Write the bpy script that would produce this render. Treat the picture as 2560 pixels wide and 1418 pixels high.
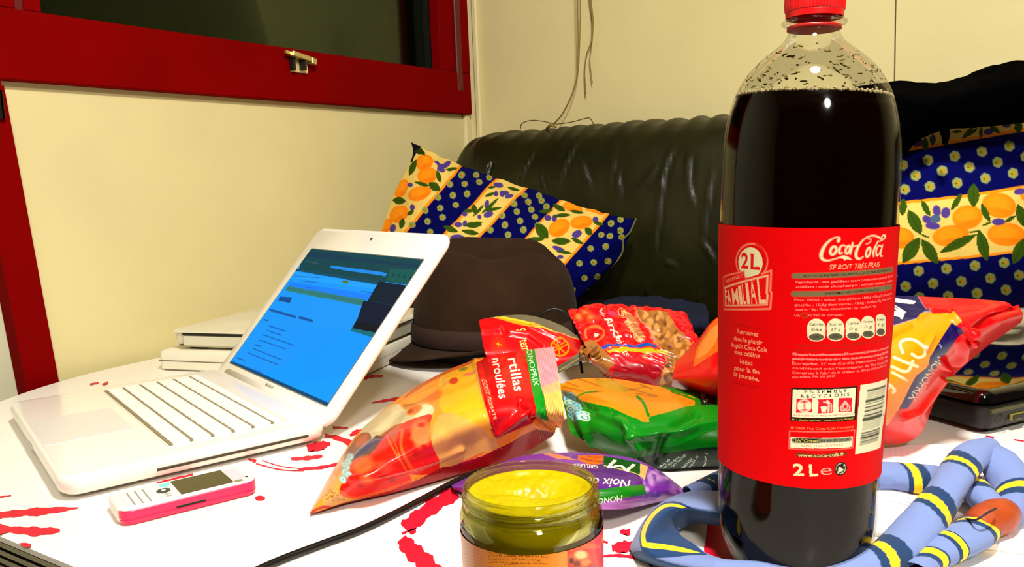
import bpy, math, random
import numpy as np
from math import sin, cos, pi, radians
from mathutils import Vector, Matrix
for o in list(bpy.data.objects): bpy.data.objects.remove(o)
SC = bpy.context.scene; COL = SC.collection
rng = np.random.RandomState(7)
# ------------------------------------------------------------------ camera
# room frame: left wall at X=-0.03, back wall at Y=1.3, Z measured from the floor, table top at Z=TZ
TZ = 0.74
FPX = 2075.0
CAM = np.array([1.12656, -0.28803, 0.242])              # heights in this block are above the table top
_wy = .98; _w = np.array([cos(_wy), sin(_wy)]); _n = np.array([sin(_wy), -cos(_wy)])
def _v(v): v = np.asarray(v, float); return np.array([v[:2] @ _n, v[:2] @ _w, v[2]])
_p, _r = .122, -.040
_f = np.array([0, cos(_p), -sin(_p)]); _u = np.array([0, sin(_p), cos(_p)]); _x = np.array([1., 0, 0])
CR = _v(cos(_r)*_x + sin(_r)*_u); CU = _v(-sin(_r)*_x + cos(_r)*_u); CF = _v(_f)
_c0 = np.array([-.775, .867])
CAM = np.array([-_c0 @ _n, -_c0 @ _w, .242])
def ray(px, py): return CR*(px-1280)/FPX - CU*(py-709)/FPX + CF
def P(px, py, z=0.):  d = ray(px, py); return CAM + d*(z-CAM[2])/d[2]     # point at height z above the table
def D(px, py, dep):   return CAM + ray(px, py)*dep                        # point at a depth from the lens
def AX(px, py, x): d = ray(px, py); return CAM + d*(x-CAM[0])/d[0]
def AY(px, py, y): d = ray(px, py); return CAM + d*(y-CAM[1])/d[1]
def proj(p):
    q = np.asarray(p, float) - CAM; d = q @ CF
    return 1280+FPX*(q @ CR)/d, 709-FPX*(q @ CU)/d
cam = bpy.data.objects.new('camera', bpy.data.cameras.new('camera')); COL.objects.link(cam)
cam.data.sensor_width = 36; cam.data.lens = FPX/2560*36; cam.data.clip_start = .01
m = Matrix.Identity(4)
for i in range(3): m[i][0], m[i][1], m[i][2] = CR[i], CU[i], -CF[i]
m[0][3], m[1][3], m[2][3] = CAM[0], CAM[1], CAM[2]+TZ
cam.matrix_world = m; SC.camera = cam
# ------------------------------------------------------------------ world, lights, exposure
wd = bpy.data.worlds.new('night'); SC.world = wd; wd.use_nodes = True
wd.node_tree.nodes['Background'].inputs[0].default_value = (.006, .008, .004, 1); wd.node_tree.nodes['Background'].inputs[1].default_value = 1
def area(name, loc, target, size, power, color):
    l = bpy.data.lights.new(name, 'AREA'); l.shape = 'DISK'; l.size = size; l.energy = power; l.color = color
    o = bpy.data.objects.new(name, l); COL.objects.link(o); o.location = (loc[0], loc[1], loc[2]+TZ)
    o.rotation_euler = (Vector(target)-Vector(loc)).to_track_quat('-Z', 'Y').to_euler(); return o
area('ceiling_lamp_light', (1.15, -.05, 1.15), (.95, .3, 0), .16, 17, (1, .95, .86))
area('second_lamp_light', (1.9, -.9, 1.2), (.5, .8, .1), .22, 15, (1, .94, .84))
SC.view_settings.view_transform = 'Standard'; SC.view_settings.look = 'None'
SC.view_settings.exposure = .5; SC.view_settings.gamma = 1; SC.view_settings.use_curve_mapping = False
# ------------------------------------------------------------------ helpers
def lin(c):
    c = np.asarray(c, float)/255.; return np.where(c <= .04045, c/12.92, ((c+.055)/1.055)**2.4)
def rgba(c): return tuple(float(x) for x in lin(c))+(1.,)
def mat(name, c=(200, 200, 200), rough=.5, metal=0., var=.0, scale=30, bump=0., bscale=60, coat=0., spec=.5, attr=False, trans=0., ior=1.45, emit=0., sheen=0., croughness=.1, bdist=.001):
    m = bpy.data.materials.new(name); m.use_nodes = True; nt = m.node_tree; b = nt.nodes['Principled BSDF']; L = nt.links
    b.inputs['Base Color'].default_value = rgba(c); b.inputs['Roughness'].default_value = rough
    b.inputs['Metallic'].default_value = metal; b.inputs['Coat Weight'].default_value = coat; b.inputs['Coat Roughness'].default_value = croughness
    b.inputs['Specular IOR Level'].default_value = spec; b.inputs['Transmission Weight'].default_value = trans; b.inputs['IOR'].default_value = ior
    b.inputs['Sheen Weight'].default_value = sheen
    tc = nt.nodes.new('ShaderNodeTexCoord'); src = None
    if attr:
        a = nt.nodes.new('ShaderNodeAttribute'); a.attribute_name = 'paint'; src = a.outputs['Color']
    if var:
        n = nt.nodes.new('ShaderNodeTexNoise'); n.inputs['Scale'].default_value = scale; n.inputs['Detail'].default_value = 6
        L.new(tc.outputs['Object'], n.inputs['Vector'])
        r = nt.nodes.new('ShaderNodeMapRange'); r.inputs['From Min'].default_value = .3; r.inputs['From Max'].default_value = .7
        r.inputs['To Min'].default_value = 1-var; r.inputs['To Max'].default_value = 1+var*.4; L.new(n.outputs['Fac'], r.inputs['Value'])
        mx = nt.nodes.new('ShaderNodeVectorMath'); mx.operation = 'SCALE'
        if src is None: mx.inputs[0].default_value = rgba(c)[:3]
        else: L.new(src, mx.inputs[0])
        L.new(r.outputs['Result'], mx.inputs['Scale']); src = mx.outputs['Vector']
    if src is not None: L.new(src, b.inputs['Base Color'])
    if emit:
        b.inputs['Emission Strength'].default_value = emit
        if src is not None: L.new(src, b.inputs['Emission Color'])
        else: b.inputs['Emission Color'].default_value = rgba(c)
    if bump:
        n = nt.nodes.new('ShaderNodeTexNoise'); n.inputs['Scale'].default_value = bscale; n.inputs['Detail'].default_value = 5
        L.new(tc.outputs['Object'], n.inputs['Vector'])
        bp = nt.nodes.new('ShaderNodeBump'); bp.inputs['Strength'].default_value = bump; bp.inputs['Distance'].default_value = bdist
        L.new(n.outputs['Fac'], bp.inputs['Height']); L.new(bp.outputs['Normal'], b.inputs['Normal'])
    return m
def shell(name, tint=(255, 255, 255), rough=.03, base=.04, gain=.9):
    # thin clear wall (bottle, jar, pane): transparent with fresnel gloss
    m = bpy.data.materials.new(name); m.use_nodes = True; nt = m.node_tree; nt.nodes.clear(); L = nt.links
    o = nt.nodes.new('ShaderNodeOutputMaterial'); t = nt.nodes.new('ShaderNodeBsdfTransparent'); g = nt.nodes.new('ShaderNodeBsdfGlossy'); x = nt.nodes.new('ShaderNodeMixShader')
    f = nt.nodes.new('ShaderNodeFresnel'); f.inputs['IOR'].default_value = 1.5
    r = nt.nodes.new('ShaderNodeMapRange'); r.inputs['From Min'].default_value = 0; r.inputs['From Max'].default_value = 1; r.inputs['To Min'].default_value = base; r.inputs['To Max'].default_value = gain
    L.new(f.outputs[0], r.inputs['Value']); L.new(r.outputs['Result'], x.inputs[0])
    t.inputs[0].default_value = rgba(tint); g.inputs['Roughness'].default_value = rough; g.inputs[0].default_value = (1, 1, 1, 1)
    L.new(t.outputs[0], x.inputs[1]); L.new(g.outputs[0], x.inputs[2]); L.new(x.outputs[0], o.inputs[0]); return m
def mesh(name, v, f, m, parent=None, smooth=False, col=None, origin=None):
    v = np.asarray(v, float).reshape(-1, 3).copy()
    if parent is None:
        if origin is None: origin = np.array([(v[:, 0].min()+v[:, 0].max())/2, (v[:, 1].min()+v[:, 1].max())/2, v[:, 2].min()])
        v -= origin
    me = bpy.data.meshes.new(name); me.from_pydata(v.tolist(), [], [tuple(int(i) for i in q) for q in f]) if not isinstance(f, np.ndarray) else _np_mesh(me, v, f)
    ms = m if isinstance(m, (list, tuple)) else [m]
    for q in ms: me.materials.append(q)
    if smooth: me.polygons.foreach_set('use_smooth', [True]*len(me.polygons))
    if col is not None:
        if ms[0].name in ('printed_film', 'printed_cotton', 'amber_film'): col = np.clip(col, 0, 1)**1.22
        a = me.attributes.new('paint', 'FLOAT_COLOR', 'POINT'); c4 = np.ones((len(v), 4), np.float32); c4[:, :3] = col; a.data.foreach_set('color', c4.ravel())
    me.update(); o = bpy.data.objects.new(name, me); COL.objects.link(o)
    if parent is not None: o.parent = parent
    else: o.location = (origin[0], origin[1], origin[2]+TZ)
    return o
def _np_mesh(me, v, f):
    me.vertices.add(len(v)); me.vertices.foreach_set('co', v.astype(np.float32).ravel())
    k = f.shape[1]; me.loops.add(f.size); me.loops.foreach_set('vertex_index', f.astype(np.int32).ravel())
    me.polygons.add(len(f)); me.polygons.foreach_set('loop_start', np.arange(0, f.size, k, dtype=np.int32)); me.update(calc_edges=True); return None
def tag(o, label=None, cat=None, group=None, kind=None):
    for k, x in (('label', label), ('category', cat), ('group', group), ('kind', kind)):
        if x: o[k] = x
    return o
def empty(name, loc, label, cat, group=None):
    o = bpy.data.objects.new(name, None); COL.objects.link(o); o.location = (loc[0], loc[1], loc[2]+TZ); o.empty_display_size = .02
    tag(o, label, cat, group); return o
class MB:
    def __init__(s): s.v = []; s.f = []; s.mi = []
    def add(s, v, f, mi=0):
        k = len(s.v); s.v += [tuple(map(float, q)) for q in v]; s.f += [tuple(int(i)+k for i in q) for q in f]; s.mi += [mi]*len(f); return s
    def box(s, lo, hi, mi=0, ax=None, o=(0, 0, 0), bev=0):
        lo = np.array(lo, float); hi = np.array(hi, float)
        if bev:
            b = min(bev, *(abs(hi-lo)*.45)); c = []
            import itertools
            # chamfered box through convex hull of 24 points
            import bmesh
            bm = bmesh.new()
            for sx, sy, sz in itertools.product((0, 1), repeat=3):
                q = np.array([hi[0] if sx else lo[0], hi[1] if sy else lo[1], hi[2] if sz else lo[2]]); g = np.array([-1 if sx else 1, -1 if sy else 1, -1 if sz else 1])*b
                for k in range(3):
                    t = q+g; t[k] = q[k]; bm.verts.new(t)
            bmesh.ops.convex_hull(bm, input=bm.verts); bm.verts.index_update()
            vv = [np.array(x.co) for x in bm.verts]; ff = [[x.index for x in y.verts] for y in bm.faces]; bm.free()
        else:
            x0, y0, z0 = lo; x1, y1, z1 = hi
            vv = [np.array(q) for q in [(x0, y0, z0), (x1, y0, z0), (x1, y1, z0), (x0, y1, z0), (x0, y0, z1), (x1, y0, z1), (x1, y1, z1), (x0, y1, z1)]]
            ff = [(0, 3, 2, 1), (4, 5, 6, 7), (0, 1, 5, 4), (1, 2, 6, 5), (2, 3, 7, 6), (3, 0, 4, 7)]
        if ax is not None: vv = [np.array(o)+ax[0]*q[0]+ax[1]*q[1]+ax[2]*q[2] for q in vv]
        return s.add(vv, ff, mi)
    def prism(s, pts, z0, z1, mi=0, ax=None, o=(0, 0, 0)):
        k = len(pts); vv = [np.array([p[0], p[1], z0]) for p in pts]+[np.array([p[0], p[1], z1]) for p in pts]
        if ax is not None: vv = [np.array(o)+ax[0]*q[0]+ax[1]*q[1]+ax[2]*q[2] for q in vv]
        return s.add(vv, [tuple(range(k))[::-1], tuple(range(k, 2*k))]+[(i, (i+1) % k, k+(i+1) % k, k+i) for i in range(k)], mi)
    def lathe(s, prof, seg=64, c=(0, 0), mi=0, caps=True):
        t = np.linspace(0, 2*pi, seg, endpoint=False); v = [(c[0]+r*cos(a), c[1]+r*sin(a), z) for r, z in prof for a in t]
        f = [(i*seg+j, i*seg+(j+1) % seg, (i+1)*seg+(j+1) % seg, (i+1)*seg+j) for i in range(len(prof)-1) for j in range(seg)]
        if caps: f += [tuple(range(seg))[::-1], tuple(range((len(prof)-1)*seg, len(prof)*seg))]
        return s.add(v, f, mi)
    def tube(s, pts, r, seg=10, mi=0, up=(0, 0, 1)):
        pts = np.asarray(pts, float); n = len(pts); r = np.broadcast_to(r, (n,)); v = []; T = np.gradient(pts, axis=0); pa = None
        for i in range(n):
            t = T[i]/(np.linalg.norm(T[i])+1e-12); a = np.cross(t, up) if pa is None else pa-t*(pa@t)
            if np.linalg.norm(a) < 1e-6: a = np.cross(t, (1, 0, 0))
            a /= np.linalg.norm(a); pa = a; b = np.cross(t, a)
            v += [pts[i]+r[i]*(cos(q)*a+sin(q)*b) for q in np.linspace(0, 2*pi, seg, endpoint=False)]
        f = [(i*seg+j, i*seg+(j+1) % seg, (i+1)*seg+(j+1) % seg, (i+1)*seg+j) for i in range(n-1) for j in range(seg)]
        f += [tuple(range(seg))[::-1], tuple(range((n-1)*seg, n*seg))]
        return s.add(v, f, mi)
    def obj(s, name, m, parent=None, smooth=False, origin=None):
        o = mesh(name, s.v, s.f, m, parent, smooth, origin=origin)
        if any(s.mi): o.data.polygons.foreach_set('material_index', s.mi)
        return o
def autosmooth(o, ang=40):
    o.data.polygons.foreach_set('use_smooth', [True]*len(o.data.polygons))
    import bmesh
    bm = bmesh.new(); bm.from_mesh(o.data)
    for e in bm.edges:
        if len(e.link_faces) == 2 and e.calc_face_angle(0) > radians(ang): e.smooth = False
    bm.to_mesh(o.data); bm.free(); return o
def spline(pts, n):                       # Catmull-Rom through rows of pts, n samples
    pts = np.asarray(pts, float); k = len(pts)
    if k == 2: t = np.linspace(0, 1, n)[:, None].reshape((-1,)+(1,)*(pts.ndim-1)); return pts[0]*(1-t)+pts[1]*t
    e = np.concatenate([[2*pts[0]-pts[1]], pts, [2*pts[-1]-pts[-2]]]); t = np.linspace(0, k-1, n); i = np.minimum(t.astype(int), k-2); u = (t-i).reshape((-1,)+(1,)*(pts.ndim-1))
    a, b, c, d = e[i], e[i+1], e[i+2], e[i+3]
    return .5*((2*b)+(-a+c)*u+(2*a-5*b+4*c-d)*u*u+(-a+3*b-3*c+d)*u**3)
def patch(ctrl, nv, nu):                  # ctrl[row][col] -> (nv,nu,3)
    a = np.array(ctrl, float); a = spline(a, nv); a = spline(np.swapaxes(a, 0, 1), nu); return np.swapaxes(a, 0, 1)
def gridf(nv, nu, off=0, flip=False):
    i = np.arange(nv*nu).reshape(nv, nu); f = np.stack([i[:-1, :-1], i[:-1, 1:], i[1:, 1:], i[1:, :-1]], -1).reshape(-1, 4)+off
    return f[:, ::-1] if flip else f
def vnoise(x, y, seed=0):                 # smooth value noise, -1..1
    r = np.random.RandomState(seed); T = r.rand(256, 256)*2-1; xi = np.floor(x).astype(int); yi = np.floor(y).astype(int); fx = x-xi; fy = y-yi
    fx = fx*fx*(3-2*fx); fy = fy*fy*(3-2*fy); g = lambda a, b: T[a % 256, b % 256]
    return (g(xi, yi)*(1-fx)+g(xi+1, yi)*fx)*(1-fy)+(g(xi, yi+1)*(1-fx)+g(xi+1, yi+1)*fx)*fy
def fbm(x, y, seed=0, o=4): return sum(vnoise(x*2**k, y*2**k, seed+k)/2**k for k in range(o))/1.9
def normals(G):
    du = np.gradient(G, axis=1); dv = np.gradient(G, axis=0); n = np.cross(du, dv); n /= np.linalg.norm(n, axis=-1, keepdims=True)+1e-12
    if (n*(CAM-G)).sum() < 0: n = -n
    return n
_tc = {}
def text_tris(s, bold=0., shear=0.):
    k = (s, bold, shear)
    if k in _tc: return _tc[k]
    c = bpy.data.curves.new('lettering', 'FONT'); c.body = s; c.offset = bold; c.shear = shear; c.resolution_u = 3
    o = bpy.data.objects.new('lettering', c); COL.objects.link(o); bpy.context.view_layer.update()
    me = o.evaluated_get(bpy.context.evaluated_depsgraph_get()).to_mesh(); me.calc_loop_triangles()
    v = np.array([q.co[:2] for q in me.vertices]) if len(me.vertices) else np.zeros((1, 2)); t = np.array([q.vertices[:] for q in me.loop_triangles], int).reshape(-1, 3)
    bpy.data.objects.remove(o); bpy.data.curves.remove(c)
    v = v-[v[:, 0].min(), 0]; w = max(v[:, 0].max(), 1e-6); _tc[k] = (v, t, w); return _tc[k]
CAPH = .69
class Canvas:
    """paints colours on surface points; x,y are surface print coordinates (y down unless up=True)"""
    def __init__(s, x, y, base, up=False):
        s.x = np.asarray(x, float).ravel(); s.y = np.asarray(y, float).ravel(); s.c = np.tile(lin(base), (len(s.x), 1)); s.up = up; s.T = lambda p: np.asarray(p, float)
    def zoom(s, ox, oy, k): s.T = lambda p: np.asarray(p, float)/k+[ox, oy]; s.k = k; return s
    k = 1.
    def mixin(s, idx, a, col): a = a[:, None]; s.c[idx] = s.c[idx]*(1-a)+lin(col)*a
    def bb(s, p, pad=0):
        p = np.asarray(p); return np.nonzero((s.x > p[:, 0].min()-pad) & (s.x < p[:, 0].max()+pad) & (s.y > p[:, 1].min()-pad) & (s.y < p[:, 1].max()+pad))[0]
    def _poly(s, p, idx):
        x, y = s.x[idx], s.y[idx]; ins = np.zeros(len(idx), bool); n = len(p)
        for i in range(n):
            (x1, y1), (x2, y2) = p[i], p[(i+1) % n]
            if y1 == y2: continue
            ins ^= ((y1 > y) != (y2 > y)) & (x < (x2-x1)*(y-y1)/(y2-y1)+x1)
        return ins
    def poly(s, p, col, a=1., smooth=False, soft=0):
        p = s.T(p)
        if smooth: p = spline(np.vstack([p, p[:1]]), len(p)*8)
        idx = s.bb(p)
        if len(idx): ins = s._poly(p, idx); s.mixin(idx[ins], np.full(ins.sum(), a), col)
        return s
    def ell(s, c, rx, ry, col, ang=0, a=1., soft=.12, ring=0.):
        c = s.T(c); rx /= s.k; ry /= s.k; R = max(rx, ry); idx = s.bb(np.array([c-R, c+R]), R*.3)
        if not len(idx): return s
        dx = s.x[idx]-c[0]; dy = s.y[idx]-c[1]; t = radians(ang); u = (dx*cos(t)+dy*sin(t))/rx; v = (-dx*sin(t)+dy*cos(t))/ry; r = np.hypot(u, v)
        m_ = np.clip((1-r)/soft+.5, 0, 1)
        if ring: m_ = np.clip((ring/2-abs(r-1+ring/2))/(soft*.5)+.5, 0, 1)
        s.mixin(idx, m_*a, col); return s
    def leaf(s, p0, p1, w, col, a=1.):
        p0 = s.T(p0); p1 = s.T(p1); w /= s.k; d = p1-p0; L = np.hypot(*d); idx = s.bb(np.array([p0, p1]), w)
        if not len(idx): return s
        t = ((s.x[idx]-p0[0])*d[0]+(s.y[idx]-p0[1])*d[1])/L/L; q = ((s.x[idx]-p0[0])*-d[1]+(s.y[idx]-p0[1])*d[0])/L
        ww = w*.5*np.sin(pi*np.clip(t, 0, 1))**.8; m_ = (abs(q) < ww) & (t > 0) & (t < 1); s.mixin(idx[m_], np.full(m_.sum(), a), col)
        m2 = m_ & (abs(q) < w*.04+.25); s.mixin(idx[m2], np.full(m2.sum(), .35), (30, 50, 10)); return s
    def line(s, pts, w, col, a=1., smooth=False, close=False):
        pts = s.T(pts); w = np.asarray(w, float)/s.k
        if close: pts = np.vstack([pts, pts[:1]])
        if smooth:
            n = len(pts)*6
            if w.ndim: w = np.interp(np.linspace(0, 1, n), np.linspace(0, 1, len(w)), w)
            pts = spline(pts, n)
        w = np.broadcast_to(w, (len(pts),)); idx = s.bb(pts, w.max())
        if not len(idx): return s
        best = np.full(len(idx), 9e9); x, y = s.x[idx], s.y[idx]
        for i in range(len(pts)-1):
            a0, b0 = pts[i], pts[i+1]; d = b0-a0; l2 = d@d+1e-12; t = np.clip(((x-a0[0])*d[0]+(y-a0[1])*d[1])/l2, 0, 1)
            best = np.minimum(best, np.hypot(x-a0[0]-t*d[0], y-a0[1]-t*d[1])-(w[i]*(1-t)+w[i+1]*t)/2)
        aa = .4 if w.max() > .01 else .0001
        s.mixin(idx, np.clip(.5-best/(aa*2), 0, 1)*a, col); return s
    def text(s, txt, p0, p1, h, col, bold=0., shear=0., a=1., upv=None, sag=0.):
        p0 = s.T(p0); p1 = s.T(p1); h = h/s.k; v, t, w = text_tris(txt, bold, shear); d = (p1-p0)/w; L = np.hypot(*(p1-p0)); e = (p1-p0)/L
        u = (np.array([-e[1], e[0]]) if s.up else np.array([e[1], -e[0]])) if upv is None else np.asarray(upv, float)
        q = p0+v[:, :1]*d+v[:, 1:]*(u*h/CAPH)
        if sag: q = q-u*sag/s.k*(1-(v[:, :1]/w*2-1)**2)
        idx = s.bb(q)
        if not len(idx): return s
        x, y = s.x[idx], s.y[idx]; hit = np.zeros(len(idx), bool)
        o = np.argsort(x); xs = x[o]; ys = y[o]
        for a_, b_, c_ in t:
            A, B, C_ = q[a_], q[b_], q[c_]; lo = np.searchsorted(xs, min(A[0], B[0], C_[0])); hi = np.searchsorted(xs, max(A[0], B[0], C_[0]))
            if hi <= lo: continue
            X, Y_ = xs[lo:hi], ys[lo:hi]
            d1 = (X-B[0])*(A[1]-B[1])-(A[0]-B[0])*(Y_-B[1]); d2 = (X-C_[0])*(B[1]-C_[1])-(B[0]-C_[0])*(Y_-C_[1]); d3 = (X-A[0])*(C_[1]-A[1])-(C_[0]-A[0])*(Y_-A[1])
            hit[o[lo:hi]] |= ~(((d1 < 0) | (d2 < 0) | (d3 < 0)) & ((d1 > 0) | (d2 > 0) | (d3 > 0)))
        s.mixin(idx[hit], np.full(hit.sum(), a), col); return s
    def mottle(s, sc, amt, seed=1):
        s.c *= (1+amt*fbm(s.x*sc, s.y*sc, seed))[:, None]; return s
# ------------------------------------------------------------------ room shell
XL, YB = -.03, 1.30; CEIL = 1.42; FL = -TZ; XR, YF = 2.9, -1.7
M_wall = mat('cream_wall', (226, 213, 155), .55, var=.06, scale=5, bump=.25, bscale=180)
M_white = mat('pale_wall', (214, 212, 178), .6, var=.05, scale=6)
M_ceil = mat('ceiling_beige', (170, 156, 118), .8)
M_floor = mat('floor_vinyl', (110, 84, 58), .5, var=.2, scale=8)
M_red = mat('red_paint', (124, 0, 0), .8, spec=.04, var=.12, scale=9, bump=.3, bscale=120)
M_dark = mat('dark_recess', (14, 12, 8), .6)
def struct(o): o['kind'] = 'structure'; return o
struct(MB().box((XL-.2, YF, FL-.05), (XR, YB+.2, FL)).obj('floor', M_floor))
struct(MB().box((XL-.2, YF, CEIL), (XR, YB+.2, CEIL+.05)).obj('ceiling', M_ceil))
wy0, wy1, wz0, wz1 = .30, 1.20, .46, 1.10      # window opening
w = MB(); T = .12
w.box((XL-T, .262, FL), (XL, YB+T, wz0)).box((XL-T, .262, wz1), (XL, YB+T, CEIL)).box((XL-T, .262, wz0), (XL, wy0, wz1)).box((XL-T, wy1, wz0), (XL, YB+T, wz1))
struct(w.obj('wall_left', M_wall))
struct(MB().box((XL-T, YF, FL), (XL-.012, .262, CEIL)).obj('wall_left_panel', M_white)).name = 'wall_left.001'
# back wall: two sheets with a fine joint
wb = bpy.data.objects.new('wall_back', None); COL.objects.link(wb); wb['kind'] = 'structure'
sx = .872
for a, b in ((XL, sx-.0012), (sx+.0012, XR)):
    MB().box((a, YB, FL+TZ), (b, YB+T*.5, CEIL+TZ)).obj('panel', M_wall, wb)
MB().box((XL, YB+T*.5, FL+TZ), (XR, YB+T, CEIL+TZ)).obj('backing', M_dark, wb)
M_wood = mat('dark_wood_wall', (72, 50, 32), .7, var=.3, scale=9)
struct(MB().box((XR, YF, FL), (XR+.1, YB, CEIL)).obj('wall_right', M_wood))
struct(MB().box((XL, YF-.1, FL), (XR, YF, CEIL)).obj('wall_front', M_wood))
# corner mouldings
t = MB(); t.box((XL, YB-.006, FL), (XL+.012, YB, CEIL)); t.box((XL+.016, YB-.012, FL), (XL+.030, YB, CEIL), bev=.003)
struct(t.obj('trim_1', mat('moulding_cream', (232, 220, 168), .5)))
struct(MB().box((XL, YB-.040, FL), (XL+.010, YB-.024, CEIL), bev=.002).obj('trim_2', mat('moulding_cream_side', (232, 220, 168), .5)))
# red upright board left of the window (leans very slightly, as in the photograph)
def slant(y0b, y1b, y0t, y1t, z0, z1, x0, x1): return [(x0, y0b, z0), (x1, y0b, z0), (x1, y1b, z0), (x0, y1b, z0), (x0, y0t, z1), (x1, y0t, z1), (x1, y1t, z1), (x0, y1t, z1)]
def lerpy(y0, s, z): return y0+s*z
s_ = (.263-.289)/.36
BF = [(0, 3, 2, 1), (4, 5, 6, 7), (0, 1, 5, 4), (1, 2, 6, 5), (2, 3, 7, 6), (3, 0, 4, 7)]
v = slant(lerpy(.246, s_, FL), lerpy(.289, s_, FL), lerpy(.246, s_, .39), lerpy(.289, s_, .39), FL, .39, XL-.01, XL+.016)
struct(mesh('trim_3', v, BF, M_red))
v = slant(.222, .258, .212, .256, .39, CEIL, XL-.01, XL+.016)
struct(mesh('trim_4', v, BF, M_red))
# window: outer frame, sash, latch, pane and the closed blind behind it
win = bpy.data.objects.new('window_1', None); COL.objects.link(win); win['kind'] = 'structure'
Zf = TZ
def fr(nm, y0, y1, z0, z1, x0, x1, m=M_red, bev=.002): return MB().box((x0, y0, z0+Zf), (x1, y1, z1+Zf), bev=bev).obj(nm, m, win)
fr('bottom_rail', .256, 1.275, .398, .489, XL-.002, XL+.018)
fr('outer_stile', 1.243, 1.275, .489, 1.14, XL-.002, XL+.018)
fr('outer_stile', .256, .285, .489, 1.14, XL-.002, XL+.018)
fr('sash_stile', 1.172, 1.226, .489, 1.10, XL-.012, XL+.013)
fr('sash_stile', .296, .321, .489, 1.10, XL-.012, XL+.013)
fr('groove_shade', 1.224, 1.245, .448, 1.10, XL-.012, XL+.0192, mat('red_paint_shade', (92, 4, 6), .5))  # solid strip in darker red, painting in the shade of the groove
fr('groove_shade', .284, .297, .47, 1.10, XL-.012, XL+.0155, bpy.data.materials['red_paint_shade'])
fr('top_rail', .256, 1.275, 1.08, 1.16, XL-.002, XL+.018)
MB().box((XL-.045, .30, .47+Zf), (XL-.041, 1.2, 1.09+Zf)).obj('pane', shell('window_glass', (205, 215, 190), .12, .0, .16), win)
bl = mat('dark_blind', (30, 33, 8), .9, var=.7, scale=60, bump=.4, bscale=90)
fr('blind', .28, 1.22, .455, 1.12, XL-.11, XL-.105, bl, 0)
fr('window_jamb', 1.186, 1.2, .46, 1.1, XL-.104, XL-.012, M_dark, 0)
# latch
M_brass = mat('aged_brass', (206, 186, 120), .35, metal=.75, var=.15, scale=90)
la = AX(745, 162, XL+.018); ax = (np.array([0, 1., 0]), np.array([0, 0, 1.]), np.array([1., 0, 0])); lo = (la[0], la[1], la[2]+Zf)
l0 = MB().box((-.020, -.014, 0), (.020, .009, .003), ax=ax, o=lo, bev=.001).obj('latch_plate', mat('latch_cream', (232, 214, 150), .4, metal=.3), win)
MB().box((-.022, -.012, .003), (-.016, .012, .012), ax=ax, o=lo).box((0, -.010, .003), (.007, .010, .014), ax=ax, o=lo).obj('latch_bracket', M_dark, win)
c, s = cos(radians(-9)), sin(radians(-9)); ax2 = (np.array([0, c, s]), np.array([0, -s, c]), np.array([1., 0, 0]))
MB().box((-.040, .009, .010), (-.026, .014, .014), ax=ax2, o=lo).box((-.028, .007, .009), (.018, .016, .019), ax=ax2, o=lo, bev=.001).box((.014, .004, .009), (.026, .015, .020), ax=ax2, o=lo, bev=.001).obj('latch_lever', M_brass, win)
# dark hinge on the red post near the left border
h = AX(-2, 262, XL+.018)
tag(MB().box((h[0]-.002, h[1]-.006, h[2]-.018), (h[0]+.006, h[1]+.004, h[2]+.018), bev=.001).add(*[[(h[0]+.007+.003*cos(a), h[1], h[2]-.018+z) for z in (0, .036) for a in np.linspace(0, 2*pi, 8, endpoint=False)], [(i, (i+1) % 8, 8+(i+1) % 8, 8+i) for i in range(8)]]).obj('hinge', mat('dark_iron', (40, 26, 14), .5, metal=.6)), 'small dark metal hinge on the red post at the left border of the photo', 'hinge')
# ------------------------------------------------------------------ table
TX0, TX1, TY0, TY1, TR = -.008, 1.75, -.016, .84, .40
def rrect(x0, x1, y0, y1, rs, n=24):
    p = []
    for (cx, cy, a0), r in zip(((x0, y0, 180), (x1, y0, 270), (x1, y1, 0), (x0, y1, 90)), rs):
        qx = cx+r if cx == x0 else cx-r; qy = cy+r if cy == y0 else cy-r
        p += [(qx+r*cos(radians(a0+90*i/n)), qy+r*sin(radians(a0+90*i/n))) for i in range(n+1)]
    return p
tb = empty('dining_table', (.87, .41, -TZ), 'white round-cornered table smeared with red paint, carrying everything in front of the sofa', 'table')
O_ = np.array([.87, .41, 0.])
def loc(p, o=O_): return [tuple(np.array(q)-o+[0, 0, TZ]) for q in p]
out = rrect(TX0, TX1, TY0, TY1, (TR, .1, .1, .05)); ins = rrect(TX0+.004, TX1-.004, TY0+.004, TY1-.004, (TR-.004, .096, .096, .046))
k = len(out); tp = MB()
tp.add(loc([(x, y, 0) for x, y in ins]+[(x, y, -.002) for x, y in out]+[(x, y, -.006) for x, y in out]), [tuple(range(k))]+[(i+k, (i+1) % k+k, (i+1) % k, i) for i in range(k)]+[(i+2*k, (i+1) % k+2*k, (i+1) % k+k, i+k) for i in range(k)]+[tuple(range(2*k, 3*k))[::-1]])
M_table = mat('white_table', (246, 242, 234), .38, var=.05, scale=6, bump=.08, bscale=60, coat=.2)
tp.obj('tabletop', M_table, tb)
M_alu = mat('edge_metal', (168, 162, 140), .45, metal=.6, var=.2, scale=40); M_edge = mat('edge_dark', (38, 32, 22), .6)
def ring(off, z0, z1):
    o = rrect(TX0+off, TX1-off, TY0+off, TY1-off, (TR-off, .1-off, .1-off, .05-off)); k = len(o)
    return loc([(x, y, z0) for x, y in o]+[(x, y, z1) for x, y in o]), [(i, (i+1) % k, (i+1) % k+k, i+k) for i in range(k)]+[tuple(range(k))[::-1]]
e = MB()
for i in range(4): e.add(*ring(.001+.0012*i, -.0115-.0075*i, -.0075-.0075*i))
e.obj('edge_band', M_alu, tb)
MB().add(*ring(.006, -.040, -.0065)).obj('edge_core', M_edge, tb)
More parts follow.
